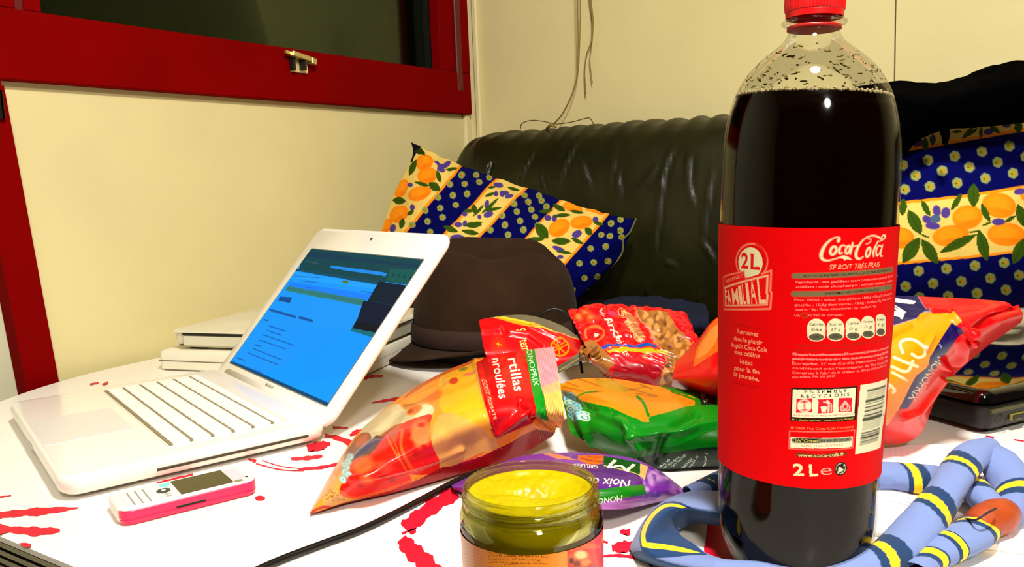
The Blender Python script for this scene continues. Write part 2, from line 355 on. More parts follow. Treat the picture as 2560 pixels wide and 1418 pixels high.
for x, y in ((.45, .12), (1.6, .1), (1.6, .72), (.25, .72)):
    MB().lathe([(.022, 0), (.022, .70)], 20, (x-.87, y-.41)).obj('leg', M_alu, tb, True)
# red paint on the table: flat marks with a little thickness
M_paint = mat('red_paint_stain', (222, 12, 44), .5, var=.25, scale=60)
def blob(pts, name='paint_mark', h=.0006, closed=True):
    q = spline(np.vstack([pts, pts[:1]]), len(pts)*6)[:-1]; w3 = np.array([P(x, y)[:2] for x, y in q]); k = len(w3)
    return w3
def paint_marks():
    L = []
    def poly(pts): L.append(blob(np.array(pts, float)))
    def stroke(pts, wd):
        p = spline(np.array(pts, float), len(pts)*9); w_ = np.interp(np.linspace(0, 1, len(p)), np.linspace(0, 1, len(wd)), wd)
        w_ = w_*(1+.16*np.sin(np.arange(len(p))*.7+p[0, 0])+.06*np.sin(np.arange(len(p))*1.9))
        T_ = np.gradient(p, axis=0); N_ = np.stack([-T_[:, 1], T_[:, 0]], 1)/(np.hypot(*T_.T)[:, None]+1e-9)
        q = np.vstack([p+N_*w_[:, None]/2, (p-N_*w_[:, None]/2)[::-1]]); L.append(np.array([P(x, y)[:2] for x, y in q]))
    stroke([(-25, 1292), (40, 1285), (110, 1279), (195, 1271)], (20, 16, 20, 4))
    stroke([(-20, 1322), (40, 1326), (90, 1330), (150, 1327)], (24, 16, 24, 10)); stroke([(-10, 1245), (28, 1240)], (5, 2))
    poly([(46, 1360), (62, 1358), (77, 1362), (75, 1368), (60, 1368)]); poly([(637, 1244), (650, 1240), (663, 1245), (658, 1252), (642, 1252)])
    stroke([(392, 1209), (430, 1200), (483, 1188)], (5, 6, 7))
    stroke([(812, 1089), (850, 1098), (890, 1115), (915, 1124)], (8, 12, 16, 12)); stroke([(768, 1122), (800, 1115), (826, 1110)], (16, 24, 8))
    stroke([(728, 1148), (770, 1146), (806, 1141)], (7, 10, 8)); stroke([(746, 1174), (800, 1170), (850, 1160)], (6, 8, 7))
    stroke([(620, 1148), (640, 1155)], (4, 9)); stroke([(640, 1160), (700, 1175), (760, 1178)], (3, 3, 3)); stroke([(655, 1152), (700, 1166), (745, 1172)], (2, 2, 2))
    stroke([(832, 1069), (870, 1071)], (7, 3)); stroke([(875, 1090), (888, 1083), (905, 1078)], (6, 12, 10))
    stroke([(930, 1008), (965, 1002), (1005, 996)], (3, 7, 8)); stroke([(910, 947), (930, 941), (958, 941)], (6, 8, 5)); 
    stroke([(256, 963), (270, 957)], (5, 7)); stroke([(225, 962), (247, 958)], (5, 4))
    stroke([(1142, 1232), (1090, 1262), (1040, 1300), (1015, 1325)], (34, 34, 36, 42)); stroke([(1003, 1348), (1030, 1378), (1060, 1405), (1080, 1440)], (30, 44, 44, 60)); stroke([(1005, 1335), (1040, 1322)], (6, 3))
    stroke([(1530, 1372), (1560, 1368), (1585, 1362)], (18, 30, 14)); stroke([(1550, 1330), (1575, 1332)], (10, 16)); stroke([(1506, 1392), (1545, 1390), (1600, 1396)], (5, 8, 8)); stroke([(1508, 1355), (1520, 1358)], (5, 5))
    poly([(1770, 1310), (1800, 1300), (1900, 1300), (1900, 1410), (1800, 1400), (1762, 1382), (1765, 1350)]); stroke([(1712, 1233), (1740, 1230)], (8, 5))
    stroke([(2465, 1092), (2485, 1094)], (5, 3)); stroke([(2535, 1100), (2560, 1104)], (3, 3))
    return L
import bmesh
marks = bpy.data.objects.new('paint_stain', None); 
bm = bmesh.new()
for w3 in paint_marks():
    vs = [bm.verts.new((x-.87, y-.41, TZ+.0003)) for x, y in w3]
    try: bm.faces.new(vs)
    except ValueError: pass
bmesh.ops.triangulate(bm, faces=bm.faces); me = bpy.data.meshes.new('paint_stain')
bmesh.ops.recalc_face_normals(bm, faces=bm.faces); bm.to_mesh(me); bm.free(); me.materials.append(M_paint)
o = bpy.data.objects.new('paint_stain', me); COL.objects.link(o); o.parent = tb; o['kind'] = 'stuff'
# faint ring stain
# ------------------------------------------------------------------ sofa against the back wall
so = empty('sofa', (1.1, 1.1, -TZ), 'dark green crinkled sofa with gathered backrest along the cream back wall', 'sofa')
SO = np.array([1.1, 1.1, -TZ])
M_sofa = mat('dark_green_velvet', (30, 31, 5), .40, var=.45, scale=14, bump=.5, bscale=45, sheen=.0, spec=.42)
tz = AY(1500, 312, 1.2)[2]; xl = AY(1098, 400, 1.12)[0]
nu, nv = 420, 200
xs = np.concatenate([[xl-.005, xl+.0, xl+.03, xl+.08], np.linspace(xl+.16, 1.7, 8)])
rows = []
prof = [(1.285, tz-.06), (1.275, tz-.02), (1.235, tz), (1.17, tz-.012), (1.125, tz-.07), (1.10, tz-.20), (1.10, tz-.30), (1.13, tz-.385), (1.16, tz-.42), (1.02, tz-.46), (.94, tz-.52), (.93, tz-.62)]
for (yy, zz) in prof:
    r_ = []
    for i, x in enumerate(xs):
        d_ = (.10, .045, .012, 0)[i] if i < 4 else 0; r_.append((x, min(yy+d_*.7, 1.29), zz-(d_*.9 if zz > tz-.3 else d_*.2)))
    rows.append(r_)
G = patch(rows, nv, nu); U_, V_ = np.meshgrid(G[0, :, 0], np.linspace(0, 1, nv)); N_ = normals(G)
X_ = G[..., 0]; Z_ = G[..., 2]
top = np.exp(-((V_-.17)/.10)**2)
fold = .0045*top*np.sin(X_*150+3*vnoise(X_*9, V_*3, 3))+.004*fbm(X_*14, Z_*5, 5)
rs = np.random.RandomState(12)
def crease(px, py, px2, py2, amp, wdt=.006):
    a = AY(px, py, 1.1); b = AY(px2, py2, 1.1); d = np.array([b[0]-a[0], b[2]-a[2]]); L2 = d@d; t = np.clip(((X_-a[0])*d[0]+(Z_-a[2])*d[1])/L2, -.1, 1.1)
    dd = np.hypot(X_-a[0]-t*d[0], Z_-a[2]-t*d[1]); return amp*np.exp(-(dd/wdt)**2)*np.clip(np.sin(pi*np.clip(t, 0, 1)), 0, 1)**.6
for c_ in [(1206, 400, 1200, 440), (1310, 375, 1285, 460), (1415, 350, 1380, 480), (1335, 430, 1360, 500), (1520, 400, 1515, 470), (1528, 415, 1548, 500), (1640, 410, 1590, 480), (1665, 370, 1640, 470), (1652, 430, 1637, 640), (1710, 390, 1715, 460), (1712, 450, 1735, 520), (1775, 420, 1755, 620), (1757, 600, 1790, 655), (1625, 710, 1615, 740), (1700, 665, 1665, 655), (1760, 730, 1735, 765), (1435, 400, 1470, 470)]:
    fold = fold+crease(*c_, .0085, .0032)-crease(c_[0]+6, c_[1], c_[2]+6, c_[3], .004, .005)
G = G+N_*fold[..., None]
sofa_G = G
MB().box((xl-SO[0]+.01, 1.215-SO[1], .05), (1.7-SO[0], 1.285-SO[1], tz-.09+TZ), bev=.02).obj('back_frame', M_sofa, so)
MB().box((xl-.0-SO[0], .86-SO[1], .05), (1.7-SO[0], 1.2-SO[1], .42), bev=.03).obj('seat', M_sofa, so)
#CLOSE
# navy throw crumpled in the crease of the sofa
c = patch([[AY(1440, 748, 1.05), AY(1540, 742, 1.05), AY(1650, 748, 1.05), AY(1760, 756, 1.06)], [AY(1440, 800, .99), AY(1540, 796, .97), AY(1650, 800, .97), AY(1770, 800, .99)], [AY(1440, 860, 1.0), AY(1540, 870, .98), AY(1650, 870, .98), AY(1770, 850, 1.0)]], 60, 120)
c = c+normals(c)*(.012*fbm(c[..., 0]*30, c[..., 2]*30, 8))[..., None]
def closed(name, G, thick, m, parent=None, col=None, dirv=(0, 1, 0), edge=.0, smooth=True, zmin=None, origin=None):
    nv, nu = G.shape[:2]; v, u = np.meshgrid(np.linspace(0, 1, nv), np.linspace(0, 1, nu), indexing='ij')
    e_ = (np.clip(4*v*(1-v), 0, 1)*np.clip(4*u*(1-u), 0, 1))**.5; B = G+np.asarray(dirv, float)*(edge+thick*e_)[..., None]
    if zmin is not None: B[..., 2] = np.maximum(B[..., 2], zmin); G = G.copy(); G[..., 2] = np.maximum(G[..., 2], zmin+.0005)
    n = nv*nu; F1 = gridf(nv, nu); F2 = gridf(nv, nu, n, True); i = np.arange(n).reshape(nv, nu)
    rim = np.concatenate([i[0], i[1:, -1], i[-1, ::-1][1:], i[::-1, 0][1:-1]]); r2 = np.roll(rim, -1); F3 = np.stack([rim, rim+n, r2+n, r2], 1)
    V = np.concatenate([G.reshape(-1, 3), B.reshape(-1, 3)])
    if col is not None: col = np.concatenate([col, col])
    return mesh(name, V, np.concatenate([F1, F2, F3]), m, parent, smooth, col, origin)
closed('backrest', sofa_G-SO, .006, M_sofa, so, dirv=(0, 1, 0), edge=.004)
tag(closed('throw', c, .03, mat('navy_fleece', (12, 22, 52), .9, var=.5, scale=60, bump=.5), dirv=(0, 1, 0), edge=.006), 'dark navy throw crumpled in the crease of the sofa, behind the peanut bag', 'throw')
# ------------------------------------------------------------------ cushions
M_cush = mat('printed_cotton', attr=True, rough=.9, bump=.3, bscale=500, spec=.08, bdist=.0004)
NAVY = (2, 8, 96); CREAM = (232, 204, 118); ORA = (246, 158, 28); ORL = (248, 168, 40); LEAF = (72, 100, 22); PUR = (96, 76, 150); DOT = (150, 158, 70)
def posy(cv, x, y, r=19):
    for i in range(6): cv.ell((x+r*.55*cos(i*1.05+.3), y+r*.55*sin(i*1.05+.3)), r*.52, r*.52, (150, 160, 110), soft=.4)
    cv.ell((x, y), r*.62, r*.62, (158, 160, 50), soft=.5); cv.ell((x+r*.28, y+r*.02), r*.36, r*.3, (206, 140, 50), soft=.6, a=.8); cv.ell((x-r*.25, y+r*.1), r*.18, r*.16, (60, 76, 30), soft=.8)
def lemon(cv, x, y, rx, ry, ang):
    cv.ell((x, y), rx, ry, (244, 146, 22), ang, soft=.08); cv.ell((x-rx*.1, y-ry*.1), rx*.75, ry*.7, (250, 166, 36), ang, soft=.7, a=.8); cv.ell((x+rx*.1, y+ry*.45), rx*.6, ry*.2, (236, 122, 20), ang, soft=.9, a=.5)
def cushion_left():
    Z = lambda x, y: (900+x/2.445, 280+y/2.445)
    def row(l, dep): return [D(*Z(x, y), d) for (x, y), d in zip(l, dep)]
    C = [row([(312, 182), (420, 238), (600, 318), (830, 402), (1090, 488), (1300, 562), (1510, 622), (1600, 648), (1688, 652)], (1.52, 1.515, 1.51, 1.50, 1.49, 1.47, 1.46, 1.455, 1.45)),
         row([(322, 275), (450, 350), (600, 430), (800, 520), (1030, 610), (1230, 690), (1430, 742), (1540, 752), (1650, 742)], (1.515, 1.47, 1.445, 1.43, 1.415, 1.41, 1.41, 1.42, 1.445)),
         row([(240, 440), (360, 520), (520, 600), (740, 690), (960, 790), (1160, 860), (1360, 890), (1490, 880), (1610, 835)], (1.51, 1.44, 1.405, 1.38, 1.37, 1.37, 1.385, 1.40, 1.44)),
         row([(160, 640), (300, 710), (460, 790), (660, 870), (880, 960), (1080, 1010), (1280, 1030), (1430, 1010), (1545, 945)], (1.50, 1.42, 1.385, 1.365, 1.36, 1.36, 1.38, 1.40, 1.43)),
         row([(105, 820), (240, 890), (400, 960), (600, 1040), (800, 1110), (1000, 1150), (1180, 1170), (1330, 1140), (1440, 1030)], (1.49, 1.42, 1.39, 1.37, 1.37, 1.375, 1.39, 1.405, 1.43)),
         row([(110, 1010), (230, 1080), (390, 1140), (580, 1210), (780, 1260), (960, 1290), (1100, 1290), (1230, 1240), (1340, 1120)], (1.48, 1.45, 1.44, 1.43, 1.43, 1.43, 1.43, 1.43, 1.43))]
    G = patch(C, 300, 460); x, y = proj(G); cv = Canvas(x, y, NAVY).zoom(900, 280, 2.445)
    v, u = np.meshgrid(np.linspace(0, 1, 300), np.linspace(0, 1, 460), indexing='ij')
    edge = np.minimum(np.minimum(u, 1-u)*1.4, np.minimum(v, 1-v)); N = normals(G)
    G = G+N*((.005*fbm(u*9, v*7, 3)*np.clip(edge*8, 0, 1)+.0012*np.exp(-(edge/.05)**2)*np.sin(u*90+4*vnoise(u*10, v*3, 4))))[..., None]
    # cream bands with orange borders
    for a, b, c_, d_ in [((-200, 0), (605, 340), (205, 822), (-300, 1400)), ((828, 418), (1003, 478), (688, 800), (420, 850)), ((1215, 540), (1520, 620), (1255, 925), (1010, 780))]:
        pass
    def ext(p, q, t): p = np.array(p, float); q = np.array(q, float); return tuple(p+(q-p)*t)
    e1 = (ext((205, 822), (605, 340), 1.4), ext((605, 340), (205, 822), 1.9)); e2 = (ext((430, 840), (828, 418), 1.4), ext((828, 418), (430, 840), 2)); e3 = (ext((700, 790), (1003, 478), 1.4), ext((1003, 478), (700, 790), 2.4)); e4 = (ext((1015, 775), (1235, 530), 1.4), ext((1235, 530), (1015, 775), 2.6)); e5 = (ext((1255, 925), (1520, 620), 1.4), ext((1520, 620), (1255, 925), 2.2))
    cv.poly([(-400, -200), e1[0], e1[1], (-400, 1600)], CREAM); cv.line(e1, 16, ORA)
    cv.poly([e2[0], e3[0], e3[1], e2[1]], CREAM); cv.line(e2, 15, ORA); cv.line(e3, 15, ORA)
    cv.poly([e4[0], e5[0], e5[1], e4[1]], CREAM); cv.line(e4, 12, ORA); cv.line(e5, 15, ORA)
    for p in [(622, 382), (710, 388), (790, 402), (550, 443), (640, 438), (728, 433), (477, 522), (567, 508), (655, 497), (400, 603), (491, 588), (585, 567), (320, 690), (412, 668), (505, 645), (335, 760), (427, 732), (262, 797), (362, 830),
              (1005, 512), (1095, 512), (940, 572), (1028, 552), (1110, 542), (868, 640), (957, 618), (1047, 598), (1140, 578), (797, 722), (885, 695), (977, 673), (1068, 645), (905, 752), (998, 724), (1085, 700), (830, 790),
              (1535, 680), (1592, 660), (1478, 745), (1528, 758), (1590, 728), (1600, 765), (1412, 832), (1500, 824), (1345, 925), (1432, 920), (1516, 912), (1370, 1014), (1450, 1005), (1300, 1090), (1400, 1100)]: posy(cv, *p)
    for a in [(395, 308, 55, 48, -30), (408, 385, 62, 46, -12), (255, 470, 32, 62, 28), (365, 498, 72, 46, -22), (238, 625, 62, 50, -35), (155, 700, 34, 55, 40), (1215, 712, 70, 50, -32), (1352, 678, 70, 40, -12), (1300, 585, 62, 28, 12), (1440, 605, 62, 16, 14)]: lemon(cv, *a)
    for x_, y_, rx, ry, an in [(500, 330, 30, 16, 10), (530, 320, 16, 26, 60), (470, 310, 18, 12, 30), (495, 352, 26, 14, 20), (322, 585, 16, 18, 0), (305, 445, 16, 14, 0), (202, 712, 18, 26, 20), (845, 448, 30, 17, 8), (890, 500, 20, 18, 0), (868, 505, 16, 22, 0), (910, 525, 26, 13, -10), (775, 562, 14, 26, 10), (785, 625, 30, 20, -15), (730, 640, 12, 16, 0), (640, 622, 16, 16, 0), (600, 688, 24, 18, 0), (640, 680, 14, 20, 10), (595, 772, 44, 22, 0), (830, 505, 14, 18, 0), (1148, 650, 22, 20, 0), (1188, 650, 16, 22, 10), (1325, 748, 32, 20, -20), (1440, 655, 18, 16, 0), (1215, 835, 40, 14, 20), (1225, 885, 20, 12, 0)]: cv.ell((x_, y_), rx, ry, PUR, an)
    for a, b, w_ in [((300, 390), (345, 290), 34), ((490, 430), (470, 355), 30), ((415, 425), (490, 480), 52), ((330, 425), (420, 445), 24), ((200, 540), (280, 545), 46), ((330, 600), (290, 632), 26), ((250, 715), (268, 650), 34), ((110, 780), (190, 765), 56), ((180, 755), (225, 775), 26), ((300, 250), (340, 200), 30), ((400, 270), (345, 205), 26), ((600, 345), (520, 350), 18),
                     ((700, 620), (695, 555), 36), ((700, 600), (630, 605), 24), ((760, 560), (690, 640), 20), ((740, 620), (850, 530), 22), ((760, 600), (870, 590), 22), ((745, 690), (640, 690), 40), ((650, 700), (750, 672), 30), ((510, 700), (600, 735), 36), ((620, 725), (730, 745), 34), ((470, 770), (520, 800), 30), ((440, 815), (530, 825), 34), ((760, 515), (830, 500), 20), ((900, 460), (980, 480), 22), ((780, 470), (830, 460), 18),
                     ((1180, 565), (1255, 608), 34), ((1090, 608), (1180, 600), 26), ((1180, 640), (1290, 632), 26), ((1280, 605), (1370, 618), 24), ((1070, 690), (1148, 775), 66), ((1170, 790), (1290, 790), 44), ((1020, 775), (1130, 780), 26), ((1290, 770), (1370, 805), 26), ((1375, 710), (1420, 750), 44), ((1420, 670), (1490, 685), 22), ((1200, 850), (1300, 862), 22)]: cv.leaf(a, b, w_, LEAF)
    cv.poly([(290, 170), (380, 200), (340, 260), (320, 310), (295, 310)], (28, 24, 40)); cv.leaf((330, 240), (400, 250), 30, (60, 70, 30))
    o = closed('throw_pillow', G, .09, M_cush, col=cv.c, dirv=CF*np.array([1, 1, 0]), edge=.002)
    tag(o, 'navy and cream striped pillow with oranges and olives, leaning behind the hat', 'pillow')
    # piping on the right edge
    e_ = np.array([D(*Z(x, y), 1.435) for x, y in [(1688, 650), (1650, 735), (1610, 780), (1605, 850), (1575, 905), (1530, 955)]])
    MB().tube(spline(e_, 40)-np.array(o.location)+[0, 0, TZ], .0016, 6).obj('piping', mat('piping_green', (96, 100, 40), .8), o, True)
cushion_left()
def cushion_right():
    k = 2.955; Z = lambda x, y: (2230+x/k, 280+y/k)
    rows = []
    for yy, bul in [(-60, .0), (60, .05), (300, .085), (600, .10), (900, .10), (1200, .085), (1450, .04), (1560, 0)]:
        r_ = []
        for xx, b2 in [(-700, 0), (-560, .5), (-250, .85), (100, 1), (500, 1), (900, .9), (1120, .6), (1240, 0)]:
            r_.append(D(*Z(xx, yy-.155*(xx-500)), 1.155-.00004*(xx+700)-bul*b2))
        rows.append(r_)
    G = patch(rows, 320, 420); x, y = proj(G); cv = Canvas(x, y, NAVY).zoom(2230, 280, k)
    v, u = np.meshgrid(np.linspace(0, 1, 320), np.linspace(0, 1, 420), indexing='ij'); G = G+normals(G)*(.003*fbm(u*7, v*6, 13))[..., None]
    cv.poly([(-900, 440), (85, 288), (400, 238), (800, 165), (1600, 30), (1600, -500), (-900, -300)], CREAM); cv.line([(-900, 435), (85, 282), (400, 236), (800, 162), (1600, 24)], 24, ORA)
    cv.poly([(-900, 820), (100, 675), (500, 628), (975, 550), (1600, 450), (1600, 930), (975, 1028), (530, 1082), (50, 1120), (-900, 1200)], CREAM)
    cv.line([(-900, 826), (100, 670), (500, 628), (975, 552), (1600, 452)], 20, ORA); cv.line([(-900, 1200), (50, 1116), (530, 1078), (975, 1026), (1600, 926)], 18, ORA)
    for p in [(265, 357), (462, 332), (663, 297), (867, 252), (370, 438), (570, 411), (780, 372), (990, 330), (175, 470), (280, 551), (480, 527), (688, 492), (895, 453), (80, 392), (95, 572), (-30, 500), (-120, 420), (197, 1175), (404, 1160), (617, 1140), (830, 1115), (305, 1270), (515, 1255), (730, 1233), (940, 1208), (100, 1285), (845, 1318), (628, 1340), (415, 1362), (203, 1370), (0, 1200), (1040, 1300), (1040, 420)]: posy(cv, *p, r=37)
    for a in [(435, 915, 135, 78, -8), (555, 778, 112, 88, -10), (790, 690, 128, 92, 12), (845, 905, 142, 86, 2), (60, 930, 105, 78, 5), (1060, 620, 110, 60, 0), (1100, 880, 100, 80, 0)]: lemon(cv, *a)
    for a in [(330, 730, 30, 42, -10), (395, 745, 34, 40, 10), (258, 795, 38, 28, 30), (300, 842, 55, 26, 5), (320, 790, 40, 30, 0), (785, 812, 50, 26, 0), (945, 588, 45, 24, -8), (190, 228, 44, 30, -15), (712, 148, 38, 24, -15), (845, 98, 32, 20, 0), (300, 205, 24, 36, 0)]: cv.ell(a[:2], a[2], a[3], PUR if a[0] != 320 else (84, 110, 140), a[4])
    for a, b, w_ in [((245, 190), (245, 290), 50), ((300, 190), (300, 250), 40), ((515, 200), (640, 120), 30), ((520, 205), (600, 110), 34), ((440, 150), (520, 150), 22), ((655, 200), (660, 110), 30), ((720, 105), (800, 160), 36), ((905, 90), (965, 110), 50), ((930, 80), (935, 160), 60),
                     ((600, 530), (600, 705), 90), ((515, 600), (435, 730), 44), ((218, 655), (280, 770), 46), ((120, 725), (215, 905), 88), ((205, 925), (75, 1115), 100), ((220, 940), (340, 1125), 90), ((355, 1040), (625, 905), 72), ((640, 870), (705, 1105), 84), ((655, 675), (722, 815), 50), ((830, 815), (915, 765), 30), ((930, 680), (980, 850), 80), ((895, 1125), (985, 930), 90), ((660, 840), (735, 815), 16), ((560, 890), (640, 880), 16), ((85, 640), (75, 770), 60), ((200, 900), (280, 930), 14)]: cv.leaf(a, b, w_, LEAF)
    cv.line([(372, 180), (372, 235)], 3, (60, 50, 40))
    tag(closed('throw_pillow', G, .05, M_cush, col=cv.c, dirv=CF*np.array([1, 1, 0]), edge=.002), 'navy pillow with cream lemon band under the black garment, right of the bottle', 'pillow')
cushion_right()
# black garment lying over the right pillow
C = [[D(x, y, d-.028-.00006*(x-2060)) for x, y, d in r_] for r_ in [
    [(2060, 240, 1.13), (2160, 212, 1.12), (2238, 205, 1.11), (2310, 208, 1.10), (2400, 190, 1.09), (2460, 166, 1.08), (2530, 155, 1.07), (2640, 160, 1.06)],
    [(2050, 300, 1.05), (2160, 268, 1.04), (2240, 262, 1.03), (2310, 262, 1.02), (2400, 240, 1.01), (2460, 225, 1.01), (2530, 215, 1.0), (2650, 215, 1.0)],
    [(2050, 380, 1.05), (2150, 360, 1.035), (2240, 350, 1.02), (2310, 318, 1.02), (2400, 295, 1.01), (2460, 285, 1.0), (2530, 275, 1.0), (2650, 270, 1.0)],
    [(2060, 470, 1.07), (2160, 430, 1.06), (2254, 385, 1.045), (2305, 346, 1.035), (2395, 322, 1.03), (2450, 315, 1.02), (2530, 306, 1.02), (2650, 290, 1.02)]]]
G = patch(C, 90, 160); G = G+normals(G)*(.006*fbm(G[..., 0]*22, G[..., 2]*22, 31))[..., None]
M_black = mat('black_knit', (0, 0, 1), 1., bump=.4, bscale=200, spec=.02)
gm = tag(closed('garment', G, .012, M_black, dirv=CF*np.array([1, 1, 0]), edge=.012), 'black knitted garment draped over the sofa top and the right pillow', 'garment')
p = [D(2362, 325, .962), D(2362, 360, .965)]
MB().tube(spline(np.array([p[0], (p[0]+p[1])/2+[0.001, -.002, 0], p[1]]), 10)-np.array(gm.location)+[0, 0, TZ], np.linspace(.0058, .0030, 10), 8).obj('hanging_loop', M_black, gm, True)
# twine on the wall and wire on the sofa top
M_twine = mat('raffia', (150, 122, 56), .8, var=.3, scale=300)
def wire(name, pts, r, m, yy=1.285, seg=7, n=60, parent=None, wob=0.):
    q = spline(np.array([AY(x, y, yy) for x, y in pts]), n)
    if wob: q = q+wob*np.stack([vnoise(np.arange(n)*.9, np.zeros(n)+3, 5), np.zeros(n), np.zeros(n)], 1)
    return q
def strands(name, lists, label):
    b = MB()
    for pts, r, yy in lists: b.tube(wire('', pts, r, None, yy), r, 7)
    o = b.obj(name, M_twine, smooth=True); tag(o, label, 'string'); return o
strands('raffia_string', [([(1443, -60), (1444, 40), (1446, 110), (1444, 180), (1430, 235), (1405, 285), (1382, 312)], .0013, 1.262), ([(1450, -60), (1451, 40), (1449, 110), (1445, 180), (1431, 235), (1406, 285), (1384, 312)], .0011, 1.2655)], 'longer raffia string hanging down the back wall, curving to the sofa top')
strands('raffia_string', [([(1472, -60), (1475, 0), (1481, 50), (1479, 100), (1467, 135), (1462, 180), (1465, 236)], .0012, 1.285), ([(1475, -60), (1478, 0), (1483, 50), (1481, 100), (1475, 150), (1481, 208)], .0009, 1.287)], 'shorter raffia string with frayed end hanging on the back wall')
b = MB(); b.tube(wire('', [(1301, 322), (1306, 308), (1330, 301), (1360, 304), (1390, 310), (1430, 305), (1460, 297), (1475, 296), (1485, 312)], 0, None, 1.20), .0010, 6)
tag(b.obj('wire', mat('dull_wire', (86, 78, 34), .6), smooth=True), 'thin bent wire lying along the top of the green sofa', 'wire')
b = MB(); kp = AY(1378, 316, 1.20); b.tube([kp+[-.012, 0, -.004], kp+[0, 0, .004], kp+[.012, 0, -.003]], [.002, .005, .002], 8)
tag(b.obj('raffia_knot', M_twine, smooth=True), 'small raffia knot at the foot of the longer string on the sofa top', 'knot')
# ------------------------------------------------------------------ open white laptop
M_shellw = mat('white_polycarbonate', (244, 238, 228), .22, coat=.4, spec=.5)
M_keyw = mat('white_keycap', (246, 242, 234), .45)
M_slot = mat('slot_dark', (62, 52, 34), .6)
LO = np.array([.39, .309, .0]); LE = np.array([.944, -.331, 0.]); LE /= np.linalg.norm(LE); LD = np.array([-LE[1], LE[0], 0.]); LZ = np.array([0, 0, 1.])
lap = empty('laptop', LO, 'open white laptop showing a bright blue page, on the left of the table', 'laptop')
AXL = (LE, LD, LZ); Z0 = np.array([0, 0, 0.])
def roundrect(x0, x1, y0, y1, r, n=8): return rrect(x0, x1, y0, y1, (r,)*4, n)
def slab(mb, x0, x1, y0, y1, r, zs, insets, ax=AXL, o=(0, 0, 0)):
    k = None; V = []; F = []
    for z, i in zip(zs, insets):
        p = roundrect(x0+i, x1-i, y0+i, y1-i, max(r-i, .0005)); k = len(p); V += [np.array(o)+ax[0]*a+ax[1]*b+ax[2]*z for a, b in p]
    F = [tuple(range(k))[::-1], tuple(range((len(zs)-1)*k, len(zs)*k))]+[(j*k+i, j*k+(i+1) % k, (j+1)*k+(i+1) % k, (j+1)*k+i) for j in range(len(zs)-1) for i in range(k)]
    return mb.add(V, F)
zt = .0215
b = MB(); slab(b, -.1652, .1652, -.2317, .0, .018, [.003, .0045, .008, .016, .0200, zt-.0002, zt], [.012, .006, .0015, 0, .0012, .003, .0045])
base = autosmooth(b.obj('base', M_shellw, lap), 50)
M_ft = mat('rubber_foot_white', (200, 196, 188), .7)
for x, y in ((-.14, -.21), (.14, -.21), (-.14, -.02), (.14, -.02)): MB().box((x-.008, y-.008, 0), (x+.008, y+.008, .004), ax=AXL).obj('foot', M_ft, base)
# keyboard: well rim and separate keys
kb0, kb1 = -.2317+.0935, -.2317+.2005
k_ = MB(); slab(k_, -.1395, .1395, kb0-.003, kb1+.003, .003, [zt, zt+.0004], [0, .0003]); k_.obj('keyboard_plate', mat('keyboard_plate', (226, 220, 206), .5), base)
M_row_shade = mat('key_gap', (138, 126, 92), .8)  # tone of the painted shade between key rows
km = {}
def key(x0, x1, y0, y1):
    w_, h_ = round(x1-x0, 5), round(y1-y0, 5)
    if (w_, h_) not in km:
        q = MB(); slab(q, -w_/2, w_/2, -h_/2, h_/2, .0014, [0, .0016, .0022], [0, 0, .0006]); ob = q.obj('key', M_keyw, base); km[(w_, h_)] = ob.data; 
    else: ob = bpy.data.objects.new('key', km[(w_, h_)]); COL.objects.link(ob); ob.parent = base
    cpos = LE*((x0+x1)/2)+LD*((y0+y1)/2)+LZ*(zt+.0004); ob.location = cpos
U1 = .0188; g_ = .0013; gy = .0034
rowsk = [(.0178, [1, 1, 1, 1.25, 5, 1.25, 1, 1, 1, 1]), (.0188, [2.25]+[1]*10+[2.25]), (.0188, [1.75]+[1]*11+[1.75]), (.0188, [1.5]+[1]*12+[1]), (.0188, [1]*13+[1.5]), (.0110, [1.03]*14)]
y = kb0
for h_, ks in rowsk:
    tot = sum(ks); sc_ = .274/tot; x = -.137
    for kk in ks:
        key(x+g_/2, x+kk*sc_-g_/2, y+gy/2, y+h_-gy/2+.0006); x += kk*sc_
    y += h_
gl = MB(); y = kb0
for h_, ks in rowsk[:6]:
    gl.box((-.137, y-.0010, zt+.0004), (.137, y+.0016, zt+.0012), ax=AXL); y += h_
gl.obj('key_row_shade', M_row_shade, base)  # darker strips that put the shading between key rows into colour
tpd = MB(); slab(tpd, -.052, .052, -.2255, -.1495, .004, [zt, zt+.0003], [0, .0002]); tpd.obj('trackpad', mat('trackpad_grey', (222, 218, 210), .35), base)
s_l = MB(); s_l.box((.1640, -.158, .0105), (.1656, -.022, .0128), ax=AXL, bev=.0003); s_l.obj('disc_slot', M_slot, base)
s_l = MB(); s_l.box((-.012, -.2322, .010), (.012, -.2312, .014), ax=AXL); s_l.obj('lid_notch', mat('notch_grey', (206, 200, 190), .5), base)
# lid
th = .8455; SD = LD*cos(th)+LZ*sin(th); SN = np.cross(LE, SD); SN = SN/np.linalg.norm(SN)   # SN points to the keyboard side?
if SN@(CAM-LO) < 0: SN = -SN
HO = LZ*(zt-.0005)+LD*(.000)
AXS = (LE, SD, SN)
b = MB(); b2 = slab(b, -.1652, .1652, -.008, .226, .017, [-.0078, -.0070, -.005, -.0015, -.0004, 0], [.006, .003, .0006, 0, .0004, .0012], AXS, HO)
lid = autosmooth(b.obj('lid', M_shellw, lap), 50)
hb = MB().tube([HO-LE*.135-SN*.004, HO+LE*.135-SN*.004], .0065, 16).obj('hinge_bar', mat('hinge_white', (230, 225, 216), .4), lap, True)
s0, s1, sw = .0125, .0125+.1788, .14305
k_ = MB(); k_.box((-sw-.0012, s0-.0012, .0000), (sw+.0012, s1+.0012, .0003), ax=AXS, o=HO); k_.obj('screen_bezel', mat('bezel_grey', (120, 118, 110), .5), lid)
